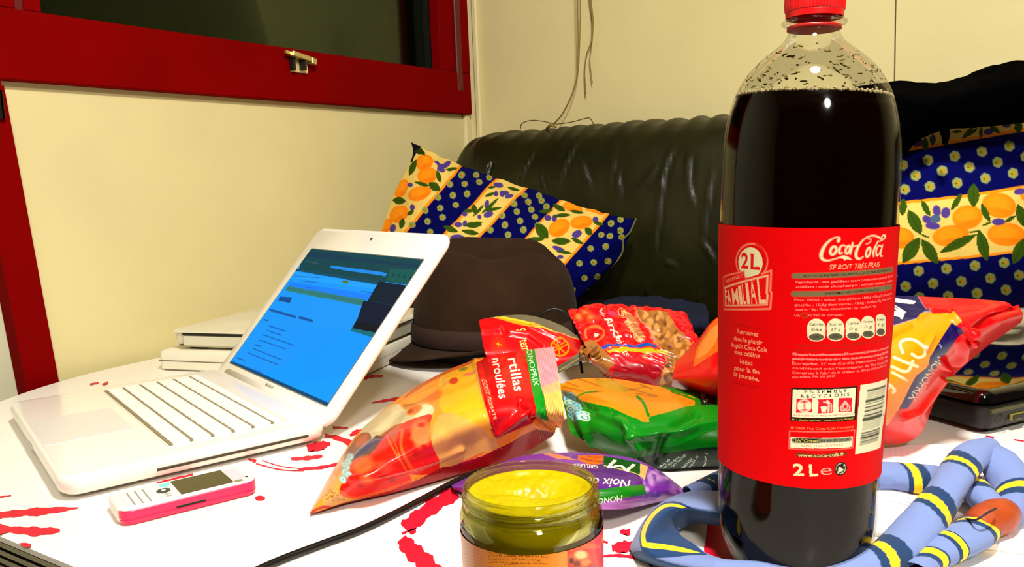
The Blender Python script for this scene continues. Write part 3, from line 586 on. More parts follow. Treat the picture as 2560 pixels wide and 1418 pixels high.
MB().lathe([(.0022, 0), (.0022, .0005)], 14).obj('webcam', M_slot, lid).matrix_local = Matrix([[LE[0], SD[0], SN[0], (HO+SD*.2135)[0]], [LE[1], SD[1], SN[1], (HO+SD*.2135)[1]], [LE[2], SD[2], SN[2], (HO+SD*.2135+SN*.0001)[2]], [0, 0, 0, 1]])
yy, xx = np.meshgrid(np.linspace(s1, s0, 300), np.linspace(-sw, sw, 460), indexing='ij')
G = HO+LE*xx[..., None]+SD*yy[..., None]+SN*.0005; x, y = proj(G+LO); cv = Canvas(x, y, (0, 152, 250)).zoom(380, 580, 2.726)
cv.poly([(1000, 140), (1400, 180), (1500, 600), (700, 1000), (400, 900)], (34, 146, 238), .35); cv.poly([(900, 720), (1500, 600), (1700, 1300), (1200, 1300)], (0, 146, 255), .4); cv.poly([(900, 1060), (1330, 960), (1150, 1260), (800, 1100)], (0, 158, 255), .5)
cv.poly([(1000, 265), (1040, 90), (1950, 190), (1790, 365), (1560, 338)], (6, 66, 72)); cv.poly([(1050, 130), (1900, 235), (1880, 250), (1060, 170)], (8, 50, 80), .7); cv.poly([(1620, 250), (1860, 260), (1790, 362), (1600, 335)], (8, 84, 78)); cv.line([(1050, 200), (1140, 218)], 4, (70, 110, 110), .7)
cv.poly([(960, 262), (985, 250), (1560, 338), (1550, 362)], (4, 72, 92)); cv.poly([(1222, 228), (1600, 280), (1592, 302), (1215, 246)], (22, 140, 238)); cv.line([(1230, 238), (1590, 290)], 3, (20, 110, 190), .6)
for i in range(4): cv.ell((1640+i*40, 295+i*6), 6, 12, (4, 56, 62), 20)
cv.poly([(985, 278), (1550, 366), (1525, 392), (965, 315)], (24, 160, 255)); cv.ell((1318, 340), 22, 10, (90, 110, 20), 8); cv.line([(975, 300), (1140, 312)], 7, (30, 90, 160), .7); cv.line([(1030, 335), (1125, 346)], 6, (20, 70, 130), .7); cv.line([(1430, 405), (1510, 420)], 6, (0, 60, 130), .7)
cv.poly([(940, 340), (1515, 430), (1490, 470), (930, 375)], (16, 128, 255)); cv.line([(1050, 378), (1110, 384)], 8, (0, 90, 190), .6)
cv.poly([(925, 368), (1460, 465), (1440, 505), (905, 400)], (46, 122, 116)); cv.line([(930, 385), (1440, 482)], 3, (20, 90, 110), .7)
cv.poly([(870, 440), (955, 446), (940, 484), (862, 470)], (10, 70, 140))
def dash(a, b, w_, c_=(6, 66, 140), n=7, al=.85):
    a = np.array(a, float); b = np.array(b, float)
    for i in range(n): cv.line([a+(b-a)*(i/n), a+(b-a)*((i+.82)/n)], w_, c_, al)
dash((808, 532), (985, 582), 17, n=3); dash((1008, 584), (1095, 608), 19, n=2); dash((765, 598), (790, 606), 9, n=1)
for a, b in [((795, 640), (915, 678)), ((785, 672), (885, 705)), ((755, 700), (972, 775)), ((735, 738), (915, 800)), ((705, 770), (745, 780)), ((690, 795), (890, 875)), ((655, 825), (865, 908)), ((580, 858), (632, 876)), ((600, 905), (740, 958))]: dash(a, b, 8, (0, 74, 160), 5, .75)
cv.poly([(1545, 338), (1770, 372), (1545, 690), (1365, 652)], (0, 24, 40)); cv.poly([(1395, 610), (1580, 640), (1545, 695), (1365, 655)], (0, 6, 16)); cv.poly([(1440, 470), (1640, 500), (1560, 640), (1395, 610)], (0, 16, 42)); cv.poly([(1362, 655), (1545, 692), (1520, 722), (1350, 675)], (4, 106, 120)); cv.line([(1510, 470), (1640, 505)], 4, (0, 60, 90), .6)
cv.poly([(480, 880), (560, 885), (1240, 1180), (1190, 1290), (480, 1000)], (0, 70, 110)); cv.poly([(560, 915), (1235, 1205), (1225, 1235), (520, 920)], (4, 88, 100), .7)
M_scr = mat('lit_display', attr=True, rough=.4, emit=.75, spec=.0)
so_ = mesh('screen', G.reshape(-1, 3), gridf(300, 460), M_scr, lid, True, cv.c)
for p_ in M_scr.node_tree.nodes:
    if p_.type == 'BSDF_PRINCIPLED':
        for l in list(p_.inputs['Base Color'].links): M_scr.node_tree.links.remove(l)
        p_.inputs['Base Color'].default_value = (.01, .01, .012, 1)
def lettering(s, o, ex, ey, h, m, parent, bold=0, shear=0, name='lettering', up=None, th=.0001, align=0.):
    v, t, w_ = text_tris(s, bold, shear); k = h/CAPH; n = np.cross(ex, ey); V = [np.array(o)+ex*((a-align*w_)*k)+ey*(b_*k)+n*th for a, b_ in v]
    ob = mesh(name, V, t, m, parent); return ob
lettering('MacBook', HO+SD*.0045+SN*.0002, LE, SD, .0042, mat('grey_print', (150, 145, 130), .6), lid, .01, align=.5, up=SN)
# ------------------------------------------------------------------ phone
pa, pb, pc = P(299, 1279, .0135), P(645, 1196, .0135), P(276, 1246, .0135)
pe = pb-pa; PL = np.linalg.norm(pe); pe /= PL; pw = LZ*0+np.array([-pe[1], pe[0], 0]); PW = .045
ph = empty('mobile_phone', (pa+pe*PL/2+pw*PW/2)*[1, 1, 0], 'white keypad phone with a bright pink side casing beside the laptop', 'phone')
AP = (pe, pw, LZ)
b = MB(); slab(b, -PL/2+.0006, PL/2-.0006, -PW/2+.0008, PW/2-.0008, .008, [.009, .0125, .0135], [.0, 0, .001], AP); body = autosmooth(b.obj('body', mat('phone_white', (236, 228, 222), .3), ph))
b = MB(); slab(b, -PL/2, PL/2, -PW/2, PW/2, .009, [.0, .0015, .0042, .0046, .0052, .0056, .0112, .0118], [.003, .0008, 0, .0006, .0006, 0, 0, .0006], AP); autosmooth(b.obj('side_casing', mat('hot_pink_plastic', (255, 22, 84), .35, coat=.3), ph), 30)
b = MB(); slab(b, -PL/2-.0006, -PL/2+.011, -PW/2+.005, PW/2+.0004, .0050, [.001, .0030, .0122, .0136], [.002, 0.0, 0, .0012], AP); autosmooth(b.obj('end_cap', bpy.data.materials['phone_white'], ph))
MB().box((.018-.030, -PW/2-.0003, .0052), (.018-.008, -PW/2+.001, .0070), ax=AP, bev=.0003).obj('side_button', M_dark, ph)
dx0, dx1 = PL/2-.058, PL/2-.018
MB().box((dx0, -PW/2+.0045, .0134), (dx1, PW/2-.0045, .0138), ax=AP).obj('display', mat('phone_display', (52, 48, 16), .12), ph)
MB().box((dx1+.001, -PW/2+.006, .0134), (dx1+.011, PW/2-.006, .0137), ax=AP).obj('top_panel', mat('pale_pink', (240, 200, 214), .3), ph)
MB().box((dx1+.001, -PW/2+.0025, .0135), (dx1+.007, -PW/2+.007, .0138), ax=AP).obj('speaker', mat('grey_metal', (170, 165, 120), .4, metal=.5), ph)
MB().box((dx0-.009, PW/2-.014, .0134), (dx0-.001, PW/2-.005, .0138), ax=AP).obj('soft_key', mat('turquoise', (130, 222, 206), .4), ph)
for yy_ in (-PW/2+.007, -PW/2+.012): MB().box((dx0-.010, yy_, .0134), (dx0-.006, yy_+.0028, .0138), ax=AP).obj('soft_key', mat('grey_key', (168, 168, 160), .4), ph)
b = MB(); b.lathe([(.0052, 0), (.0052, .0006)], 20); q = b.obj('navigation_key', mat('nav_dark', (24, 42, 50), .3), ph); q.location = pe*(dx0-.009)+LZ*.0134
b = MB(); b.lathe([(.0017, 0), (.0017, .0009)], 12); q = b.obj('navigation_key', bpy.data.materials['phone_white'], ph); q.location = pe*(dx0-.009)+LZ*.0134
MB().lathe([(.0012, 0), (.0012, .0004)], 10).obj('sensor', M_dark, ph).location = pe*(PL/2-.006)+pw*(-PW/2+.010)+LZ*.0135
kx0, kx1 = -PL/2+.006, dx0-.016; kme = None
for i in range(4):
    for j in range(3):
        cx_ = kx0+(kx1-kx0)*(i+.5)/4; cy_ = -PW/2+.005+(PW-.010)*(j+.5)/3
        if kme is None:
            q = MB(); slab(q, -(kx1-kx0)/8+.0005, (kx1-kx0)/8-.0005, -.0055, .0055, .0012, [0, .0006, .0009], [0, 0, .0004], AP); ob = q.obj('key', bpy.data.materials['phone_white'], ph); kme = ob.data
        else: ob = bpy.data.objects.new('key', kme); COL.objects.link(ob); ob.parent = ph
        ob.location = pe*cx_+pw*cy_+LZ*.0133
b = MB()
for i in range(1, 4): b.box((kx0+(kx1-kx0)*i/4-.0004, -PW/2+.006, .0134), (kx0+(kx1-kx0)*i/4+.0004, PW/2-.008, .0139), ax=AP)
b.obj('key_gap', mat('key_gap_grey', (140, 132, 124), .6), ph)
# ------------------------------------------------------------------ two flat white boxes behind the laptop
M_box = mat('offwhite_plastic', (236, 230, 208), .45, var=.05, scale=20); M_box2 = mat('aged_white_plastic', (220, 214, 186), .5, var=.06, scale=20)
A_ = P(398, 926, 0); B_ = P(895, 948, 0); be = B_-A_; BW = np.linalg.norm(be); be /= BW; bd = np.array([-be[1], be[0], 0]); AB = (be, bd, LZ)
BW = .318
bx = empty('white_box', A_+be*BW/2+bd*.1, 'flat white electronic box lying directly on the table behind the laptop, lower of two', 'electronics')
def slab2(b, *a): return slab(b, *a)
b = MB(); slab(b, -BW/2, BW/2, -.1, .1, .008, [.0012, .003, .0135, .0137, .0145, .0147, .022, .0265, .028], [.002, .0, 0, .0008, .0008, 0, 0, .002, .005], AB); autosmooth(b.obj('housing', M_box, bx), 35)
b = MB(); b.box((-BW/2+.001, -.1004, .0136), (BW/2-.1, -.0985, .0148), ax=AB); b.box((-BW/2+.01, -.099, .0), (BW/2-.07, -.096, .0014), ax=AB); b.obj('seam', mat('seam_brown', (120, 110, 84), .7), bx)
[MB().box((x-.008, y-.008, 0), (x+.008, y+.008, .0016), ax=AB).obj('foot', M_dark, bx) for x in (-.13, .13) for y in (-.08, .08)]
zb = .0285
C_ = P(436, 868, zb+.003); c1 = C_+be*.30
ux = empty('white_box', (C_+be*.152+bd*.1)*[1, 1, 0]+LZ*zb, 'flat white box with a dark slot along its front, stacked on the other white box', 'electronics')
b = MB(); slab(b, -.152, .147, -.1, .112, .007, [.003, .0045, .0225, .0228, .0245, .027, .0285], [.005, .003, .0, .0005, -.003, -.002, .003], AB); autosmooth(b.obj('housing', M_box2, ux), 35)
b = MB(); b.box((-.152+.017, -.1018, .0205), (.14, -.0975, .0238), ax=AB); b.box((-.143, -.1008, .006), (-.134, -.0975, .0072), ax=AB); b.obj('front_slot', mat('slot_black', (22, 22, 10), .6), ux)
b = MB(); b.box((-.135, -.1012, .006), (.14, -.0965, .0202), ax=AB, bev=.001); b.obj('front_panel', M_box2, ux)
[MB().box((x-.012, y-.006, 0), (x+.012, y+.006, .0035), ax=AB).obj('foot', M_dark, ux) for x in (-.12, .125) for y in (-.085, .09)]
# ------------------------------------------------------------------ hat
M_felt = mat('brown_felt', (48, 32, 20), .95, var=.25, scale=22, bump=.4, bscale=260, sheen=.02, spec=.1)
M_band = mat('hat_band', (46, 26, 16), .85, var=.1, scale=60)
HC = D(1238, 760, 1.205)*[1, 1, 0]
hat = empty('felt_hat', HC, 'dark brown felt fedora resting on the table behind the snack bags', 'hat')
view = np.array([CF[0], CF[1], 0]); view /= np.linalg.norm(view); side = np.array([view[1], -view[0], 0])
seg = 96; th_ = np.linspace(0, 2*pi, seg, endpoint=False)
def hatring(r, z, ex=1., sq=0., tilt=0., dent=0.):
    x = r*ex*np.cos(th_); y = r*np.sin(th_)*.98
    return x, y, z
V = []; prof = [(.1185, .020), (.1182, .030), (.117, .045), (.1155, .070), (.1120, .100), (.106, .125), (.098, .143), (.088, .1545), (.075, .159), (.055, .155), (.03, .146), (.0, .142)]
for i, (r, z) in enumerate(prof):
    x = r*1.02*np.cos(th_); y = r*1.0*np.sin(th_)
    k_ = max(0, (z-.09)/.07)
    zz = z+.0*x+k_*(.010*np.sin(th_)-.006*np.cos(th_))                    # crown a little higher at the back
    if r < .09: zz = zz+(.014*np.exp(-((np.abs(y)-.055)/.03)**2))-.016*np.exp(-(y/.035)**2)   # crease
    zz = zz-.012*np.exp(-((x/.03)**2+((y+.09)/.035)**2))*k_
    zz = np.where(zz > .05, .05+(zz-.05)*.86, zz)
    V += [side*a+view*b_+LZ*c_ for a, b_, c_ in zip(x, y, zz)]
F = [(i*seg+j, i*seg+(j+1) % seg, (i+1)*seg+(j+1) % seg, (i+1)*seg+j) for i in range(len(prof)-1) for j in range(seg)]
cr = mesh('crown', V, F, M_felt, hat, True); md = cr.modifiers.new('s', 'SUBSURF'); md.levels = md.render_levels = 1
V = []
for r, z in [(.1192, .0215), (.1205, .023), (.1198, .0455), (.1172, .047)]:
    V += [side*(r*1.02*cos(a))+view*(r*sin(a))+LZ*(z) for a in th_]
mesh('hat_band', V, [(i*seg+j, i*seg+(j+1) % seg, (i+1)*seg+(j+1) % seg, (i+1)*seg+j) for i in range(3) for j in range(seg)], M_band, hat, True)
V = []
for k_, (r, dz) in enumerate([(.116, .020), (.130, .0175), (.150, .013), (.165, .012), (.1655, .0095), (.150, .0105), (.130, .0145), (.116, .017)]):
    for a in th_:
        f_r = (r-.116)/.05; front = max(0, -sin(a)); left = max(0, -cos(a))
        z = dz+f_r*(.026*max(0, cos(a-radians(290)))**2 - .006*left**2)+f_r*.012*max(0, sin(a))
        V.append(side*(r*1.02*cos(a))+view*(r*sin(a))+LZ*max(z, .0015))
mesh('brim', V, [(i*seg+j, i*seg+(j+1) % seg, ((i+1) % 8)*seg+(j+1) % seg, ((i+1) % 8)*seg+j) for i in range(8) for j in range(seg)], M_felt, hat, True)
MB().lathe([(.112, .001), (.118, .004), (.118, .020), (.113, .0215)], 48).obj('lining_shade', mat('hat_lining_shade', (16, 12, 12), .7), hat, True)  # black drum: dark lining plus the shade under the brim, put into colour
# ------------------------------------------------------------------ snack bags
M_bag = mat('printed_film', attr=True, rough=.34, coat=.32, bump=.25, bscale=60, croughness=.12, bdist=.001, spec=.25)
def ptz(rows): return [[P(x, y, z) for x, y, z in r] for r in rows]
def crinkle(G, amp, sc, seed, u_fade=True):
    nv, nu = G.shape[:2]; v, u = np.meshgrid(np.linspace(0, 1, nv), np.linspace(0, 1, nu), indexing='ij'); e = np.clip(np.minimum(np.minimum(u, 1-u), np.minimum(v, 1-v))*10, .15, 1)
    s = G.reshape(-1, 3); n1 = fbm(G[..., 0]*sc+G[..., 2]*sc*.7, G[..., 1]*sc-G[..., 2]*sc*.5, seed, 3); r = 1-2*np.abs(n1)
    return G+normals(G)*(amp*e*r)[..., None]
def foldline(G, x, y, pts, amp, wd):
    pts = np.array(pts, float); best = np.full(x.shape, 9e9)
    for i in range(len(pts)-1):
        a, b = pts[i], pts[i+1]; d = b-a; t = np.clip(((x-a[0])*d[0]+(y-a[1])*d[1])/(d@d), 0, 1); best = np.minimum(best, np.hypot(x-a[0]-t*d[0], y-a[1]-t*d[1]))
    return G+normals(G)*(amp*np.exp(-(best/wd)**2))[..., None]
WHT = (250, 240, 226)
# --- tortilla bag
def tortilla():
    R_ = [[(775, 1281, .003), (836, 1172, .008), (900, 1078, .016), (1005, 990, .026), (1110, 930, .040), (1210, 893, .055), (1300, 878, .070), (1385, 867, .082)],
          [(776, 1283, .0045), (845, 1195, .030), (935, 1112, .052), (1045, 1035, .066), (1150, 975, .078), (1240, 935, .086), (1322, 918, .080), (1393, 915, .076)],
          [(777, 1284, .004), (855, 1224, .026), (968, 1158, .048), (1085, 1090, .064), (1200, 1030, .074), (1290, 990, .078), (1352, 968, .072), (1400, 960, .066)],
          [(778, 1285, .003), (862, 1246, .012), (985, 1196, .022), (1125, 1136, .034), (1250, 1082, .046), (1345, 1050, .056), (1385, 1020, .062), (1406, 1002, .060)],
          [(779, 1286, .002), (866, 1258, .003), (1000, 1228, .003), (1160, 1182, .004), (1290, 1142, .008), (1392, 1082, .022), (1406, 1055, .042), (1411, 1040, .052)]]
    R_ = [[(x, y, z*(1 if i in (0, 4) else (.72, .72, .72, .72, .74, .78, .88, 1.)[j])) for j, (x, y, z) in enumerate(r)] for i, r in enumerate(R_)]
    G = patch(ptz(R_), 330, 560); x, y = proj(G); cv = Canvas(x, y, (250, 160, 50)).zoom(760, 880, 3.376)
    cv.poly([(1130, 250), (1250, 90), (1480, 60), (1560, 480), (1640, 780), (1300, 700), (1150, 480)], (250, 186, 40)); cv.poly([(1200, 560), (1540, 480), (1620, 760), (1420, 800)], (246, 176, 60), .7, True)
    cv.poly([(160, 1310), (300, 1230), (600, 1210), (1000, 1060), (1280, 900), (1620, 760), (1640, 790), (1300, 960), (900, 1120), (500, 1250)], (236, 90, 34), .9); cv.poly([(830, 400), (1130, 220), (1420, 100), (1480, 60), (1200, 120), (900, 330)], (214, 110, 40), 1, True); cv.ell((1265, 250), 40, 24, (214, 70, 20), -20, soft=.4); cv.ell((1345, 150), 40, 16, (90, 130, 60), -15, soft=.6, a=.7); cv.ell((1400, 190), 60, 10, (230, 90, 120), -12, soft=.5, a=.7)
    cv.poly([(1090, 620), (1200, 520), (1400, 600), (1640, 780), (1480, 860), (1130, 980), (1080, 800)], (224, 168, 96), 1, True); cv.poly([(1130, 540), (1300, 540), (1500, 640), (1500, 720), (1300, 760), (1140, 680)], (232, 176, 92), .8, True); cv.ell((1330, 700), 130, 80, (206, 158, 90), 20, soft=.8, a=.6)
    cv.poly([(470, 690), (540, 600), (760, 440), (850, 470), (1060, 450), (1080, 540), (830, 640), (680, 700), (560, 760)], (226, 206, 164), 1, True); cv.ell((1010, 500), 70, 46, (244, 226, 190), -30, soft=.5)
    cv.ell((1090, 375), 85, 50, (252, 130, 30), -25, soft=.4); cv.ell((930, 490), 80, 46, (252, 176, 90), -28, soft=.15); cv.ell((930, 490), 62, 34, (252, 120, 24), -28, soft=.3); cv.ell((900, 505), 30, 16, (196, 60, 10), -20, soft=.5); cv.line([(840, 440), (1000, 400)], 24, (170, 90, 40), .7)
    cv.poly([(340, 870), (470, 700), (560, 700), (560, 800), (420, 930), (330, 1000)], (150, 96, 60), 1, True); cv.ell((490, 750), 70, 40, (214, 110, 50), -45, soft=.6); cv.poly([(400, 900), (560, 760), (620, 700), (700, 690), (520, 900), (410, 950)], (64, 34, 30), .9, True); cv.poly([(620, 700), (700, 640), (900, 610), (820, 720), (740, 800), (700, 720)], (196, 92, 40), 1, True)
    # tomatoes
    cv.poly([(300, 1160), (400, 940), (560, 860), (700, 700), (760, 800), (900, 1080), (700, 1170), (430, 1240), (310, 1220)], (236, 34, 14), 1, True)
    cv.poly([(570, 850), (720, 720), (800, 890), (700, 940), (600, 900)], (226, 40, 20), 1, True); cv.line([(700, 710), (760, 830), (900, 1050)], 16, (250, 120, 60), .9, True)
    cv.poly([(770, 760), (830, 620), (960, 560), (1080, 540), (1060, 640), (1080, 780), (1140, 940), (1100, 1020), (900, 1030), (830, 930)], (234, 36, 16), 1, True); cv.ell((990, 690), 90, 110, (246, 140, 84), 10, soft=.5, a=.9); cv.line([(830, 660), (820, 800), (880, 940), (940, 1000)], 26, (246, 120, 60), .7, True)
    for a in [(900, 780, 30, 34), (940, 850, 26, 34), (990, 620, 34, 20), (1010, 800, 26, 22), (880, 700, 24, 26), (500, 1080, 30, 24), (520, 1030, 40, 30), (650, 1020, 36, 26), (480, 1130, 26, 20), (740, 1080, 30, 20)]: cv.ell(a[:2], a[2], a[3], (196, 20, 12), soft=.8, a=.85)
    cv.ell((500, 960), 90, 70, (248, 116, 60), -30, soft=.6, a=.85); cv.ell((540, 1080), 60, 34, (250, 140, 60), -10, soft=.7, a=.7); cv.ell((640, 960), 60, 40, (248, 90, 50), 0, soft=.7, a=.6)
    cv.line([(310, 1180), (420, 1225), (640, 1180), (900, 1085)], 22, (240, 110, 40), .8, True)
    cv.poly([(180, 1190), (250, 1060), (300, 1100), (300, 1190), (420, 1235), (560, 1215), (430, 1265), (200, 1310), (160, 1280)], (222, 168, 96), 1, True)
    for i in range(40):
        q = (190+rs.rand()*150, 1200+rs.rand()*90-40); cv.ell(q, 5+rs.rand()*5, 4, (160, 96, 40), rs.rand()*180, a=.8)
    for a in [(395, 890), (375, 930), (360, 975), (350, 1020), (375, 1040), (330, 1080), (345, 955)]: cv.ell(a, 30, 34, (150, 190, 184), -30, soft=.3); cv.ell(a, 20, 22, (196, 222, 212), -30, soft=.3, ring=.5)
    cv.poly([(20, 1370), (160, 1290), (240, 1300), (120, 1330), (60, 1370)], (200, 60, 44))
    # dark red gusset along the lower edge
    cv.poly([(60, 1368), (320, 1270), (480, 1240), (760, 1160), (960, 1080), (1160, 970), (1240, 960), (1500, 880), (1700, 780), (1900, 670), (1980, 650), (2120, 690), (2100, 760), (1980, 860), (1500, 1010), (1300, 1060), (900, 1230), (300, 1350), (80, 1400)], (166, 12, 24)); cv.poly([(160, 1320), (480, 1240), (760, 1165), (920, 1095), (900, 1130), (760, 1195), (480, 1270)], (206, 60, 30), .5)
    for i in range(34): t_ = i/33; cv.line([(300+t_*1400, 1290-t_*500+10), (315+t_*1400, 1275-t_*500+20)], 7, (214, 110, 110) if i % 3 else (120, 70, 140), .55)
    # red panel
    cv.poly([(1462, 120), (1560, -10), (1870, -60), (1990, 640), (1900, 620), (1612, 725), (1560, 600), (1500, 360)], (206, 10, 22)); cv.poly([(1560, 640), (1900, 540), (2000, 600), (1880, 640), (1620, 730)], (180, 6, 20), .8)
    cv.text('rtillas', (1722, 66), (1778, 338), 84, WHT, .012, upv=(.985, -.17)); cv.text('nroulées', (1588, 60), (1650, 405), 74, WHT, .014, upv=(.985, -.17)); cv.text('GOÛT TOMATE', (1508, 255), (1590, 570), 34, (246, 214, 170), -.004, upv=(.97, -.24))
    cv.poly([(1612, 725), (1900, 610), (1980, 590), (2120, 690), (1960, 652), (1800, 720), (1640, 800)], (238, 138, 44))
    cv.poly([(1858, -60), (1940, -60), (2070, 600), (1990, 590), (1940, 400)], (16, 156, 40)); cv.text('MONOPRIX', (1868, -68), (1940, 290), 44, (222, 250, 214), 0, upv=(.985, -.19))
    cv.poly([(1940, -60), (2120, -60), (2220, 520), (2160, 590), (2080, 570), (2030, 400)], (246, 208, 120)); cv.poly([(1940, -60), (2120, -60), (2150, 240), (2000, 300)], (226, 168, 176)); cv.poly([(2000, 300), (2150, 240), (2160, 330), (2020, 360)], (236, 190, 150), .8)
    for i in range(9): cv.line([(1960+i*18, -40), (2010+i*16, 300), (2060+i*14, 500)], 4, (190, 120, 110), .35, True)
    G = crinkle(G, .0010, 14, 21)
    for pts, amp, wd in [([(1190, 905), (1215, 1000), (1235, 1090)], .003, 9), ([(1300, 1010), (1350, 1060), (1392, 1075)], -.006, 8), ([(1240, 1080), (1300, 1040), (1345, 1030)], .005, 8), ([(880, 1200), (1000, 1175), (1150, 1120)], .004, 9), ([(1100, 960), (1020, 1010), (950, 1080)], -.003, 12)]: G = foldline(G, x, y, pts, amp, wd)
    # pressed ribs of the end seal
    G = G+normals(G)*(.0006*np.sin(((x-1340)*.97-(y-900)*.17)*1.6)*(x > 1352))[..., None]
    o = closed('snack_bag', G, .03, M_bag, col=cv.mottle(.05, .10, 4).c, dirv=ray(1120, 1080), edge=.0015, zmin=.0012)
    tag(o, 'triangular rolled-tortilla bag with tomato picture, pointing to the phone in front of the laptop', 'snack bag', 'snack bags in a heap on the table')
tortilla()
# --- green bag
def green():
    R_ = [[(1390, 968, .050), (1440, 948, .056), (1540, 948, .058), (1640, 965, .056), (1740, 978, .052), (1850, 992, .048), (1930, 1010, .03)],
          [(1402, 990, .056), (1450, 985, .072), (1540, 1000, .078), (1640, 1015, .076), (1740, 1020, .070), (1850, 1030, .062), (1935, 1040, .03)],
          [(1414, 1030, .046), (1470, 1050, .060), (1560, 1060, .066), (1650, 1070, .064), (1740, 1070, .060), (1850, 1080, .050), (1940, 1070, .022)],
          [(1420, 1060, .034), (1480, 1090, .034), (1560, 1115, .030), (1650, 1122, .030), (1740, 1120, .030), (1850, 1120, .026), (1940, 1100, .012)],
          [(1428, 1085, .022), (1490, 1118, .014), (1560, 1150, .004), (1650, 1172, .003), (1740, 1168, .003), (1850, 1160, .003), (1940, 1130, .003)]]
    R_ = [[(x, y, z*k) for x, y, z in r] for r, k in zip(R_, (.86, .64, .60, .72, 1))]
    G = patch(ptz(R_), 260, 440); x, y = proj(G); cv = Canvas(x, y, (4, 142, 30)).zoom(1180, 760, 3.376)
    cv.poly([(840, 1080), (1100, 1090), (1300, 1200), (1700, 1200), (2060, 1060), (2700, 1000), (2700, 1500), (1200, 1500)], (6, 104, 22), .75, True)
    cv.poly([(720, 640), (900, 590), (1200, 600), (1500, 670), (1700, 740), (1880, 800), (1880, 860), (1700, 900), (1500, 960), (1480, 1000), (1330, 950), (1180, 880), (940, 820), (860, 770), (740, 730)], (246, 152, 28))
    cv.poly([(880, 800), (1000, 750), (1380, 790), (1460, 880), (1498, 1002), (1440, 1000), (1330, 930), (1180, 860)], (250, 148, 34), 1); cv.poly([(1410, 790), (1700, 760), (1870, 800), (1875, 850), (1700, 910), (1510, 958), (1480, 880)], (250, 146, 30)); cv.line([(1395, 790), (1450, 850), (1490, 950)], 26, (30, 140, 20), 1, True)
    cv.line([(880, 790), (960, 750), (1060, 740)], 14, (40, 140, 24)); cv.line([(1680, 740), (1800, 790), (1900, 820)], 16, (40, 140, 24)); cv.poly([(900, 780), (1000, 820), (1180, 850), (1050, 790)], (228, 120, 20), .4)
    for a, b in [((740, 640), (900, 700)), ((860, 620), (1100, 700)), ((980, 600), (1200, 700)), ((1160, 620), (1300, 740)), ((1300, 740), (1460, 700)), ((1250, 700), (1560, 780)), ((760, 700), (940, 740)), ((1000, 750), (1100, 740)), ((1380, 760), (1560, 790)), ((1420, 680), (1520, 720))]: cv.line([a, b], 14, (120, 88, 20), .55)
    cv.poly([(1020, 640), (1200, 650), (1330, 720), (1300, 760), (1120, 720)], (176, 150, 24), .7); cv.ell((1180, 690), 90, 40, (200, 170, 30), 15, soft=.7, a=.7)
    for i in range(90): q = (740+rs.rand()*1130, 640+rs.rand()*300); cv.ell(q, 6, 4, (214, 106, 16), a=.35)
    for i, a in enumerate([(770, 755), (790, 790), (835, 775), (810, 830), (860, 835), (885, 880), (835, 890), (900, 920), (850, 940), (955, 930), (930, 960), (880, 970), (965, 965)]): cv.ell(a, 38, 28, (150, 218, 226) if i % 3 else (206, 240, 210), 15, soft=.2); cv.ell(a, 26, 18, (60, 150, 150), 15, soft=.3, ring=.35); cv.line([(a[0]-12, a[1]), (a[0]+12, a[1]+3)], 5, (60, 150, 160), .7)
    cv.line([(850, 730), (900, 780), (950, 860)], 8, (180, 190, 90), .8)
    cv.poly([(1900, 760), (2040, 770), (2060, 850), (1940, 860)], (4, 52, 28)); cv.text('BLÉ', (1925, 775), (1965, 840), 34, (210, 240, 220), upv=(.86, -.5))
    cv.poly([(1400, 1290), (1950, 1210), (2800, 1180), (2800, 1500), (1300, 1420)], (4, 50, 26))
    for i, (s_, a, b) in enumerate([('Laisser', (1968, 1250), (1950, 1400)), ('le sachet', (1890, 1270), (1820, 1390)), ('MONOPRIX', (1840, 1290), (1750, 1400)), ('dans un', (1790, 1260), (1680, 1370)), ('endroit sec', (1740, 1280), (1600, 1390)), ('et frais', (1660, 1300), (1560, 1390))]): cv.text(s_, a, b, 26, (214, 240, 224), 0, upv=(.86, .5))
    G = crinkle(G, .0014, 14, 33)
    for pts, amp, wd in [([(1500, 1035), (1560, 1060), (1600, 1120)], .005, 10), ([(1450, 1040), (1470, 1090), (1480, 1115)], .004, 8), ([(1580, 1090), (1700, 1080), (1800, 1060)], .005, 9), ([(1640, 1150), (1660, 1090), (1740, 1040)], -.004, 12), ([(1400, 985), (1470, 1020), (1530, 1040)], -.004, 10)]: G = foldline(G, x, y, pts, amp, wd)
    tag(closed('snack_bag', G, .05, M_bag, col=cv.mottle(.03, .08, 5).c, dirv=ray(1600, 1060), edge=.0015, zmin=.0012), 'green foil bag showing orange triangular crackers, between the tortilla bag and the bottle', 'snack bag', 'snack bags in a heap on the table')
green()
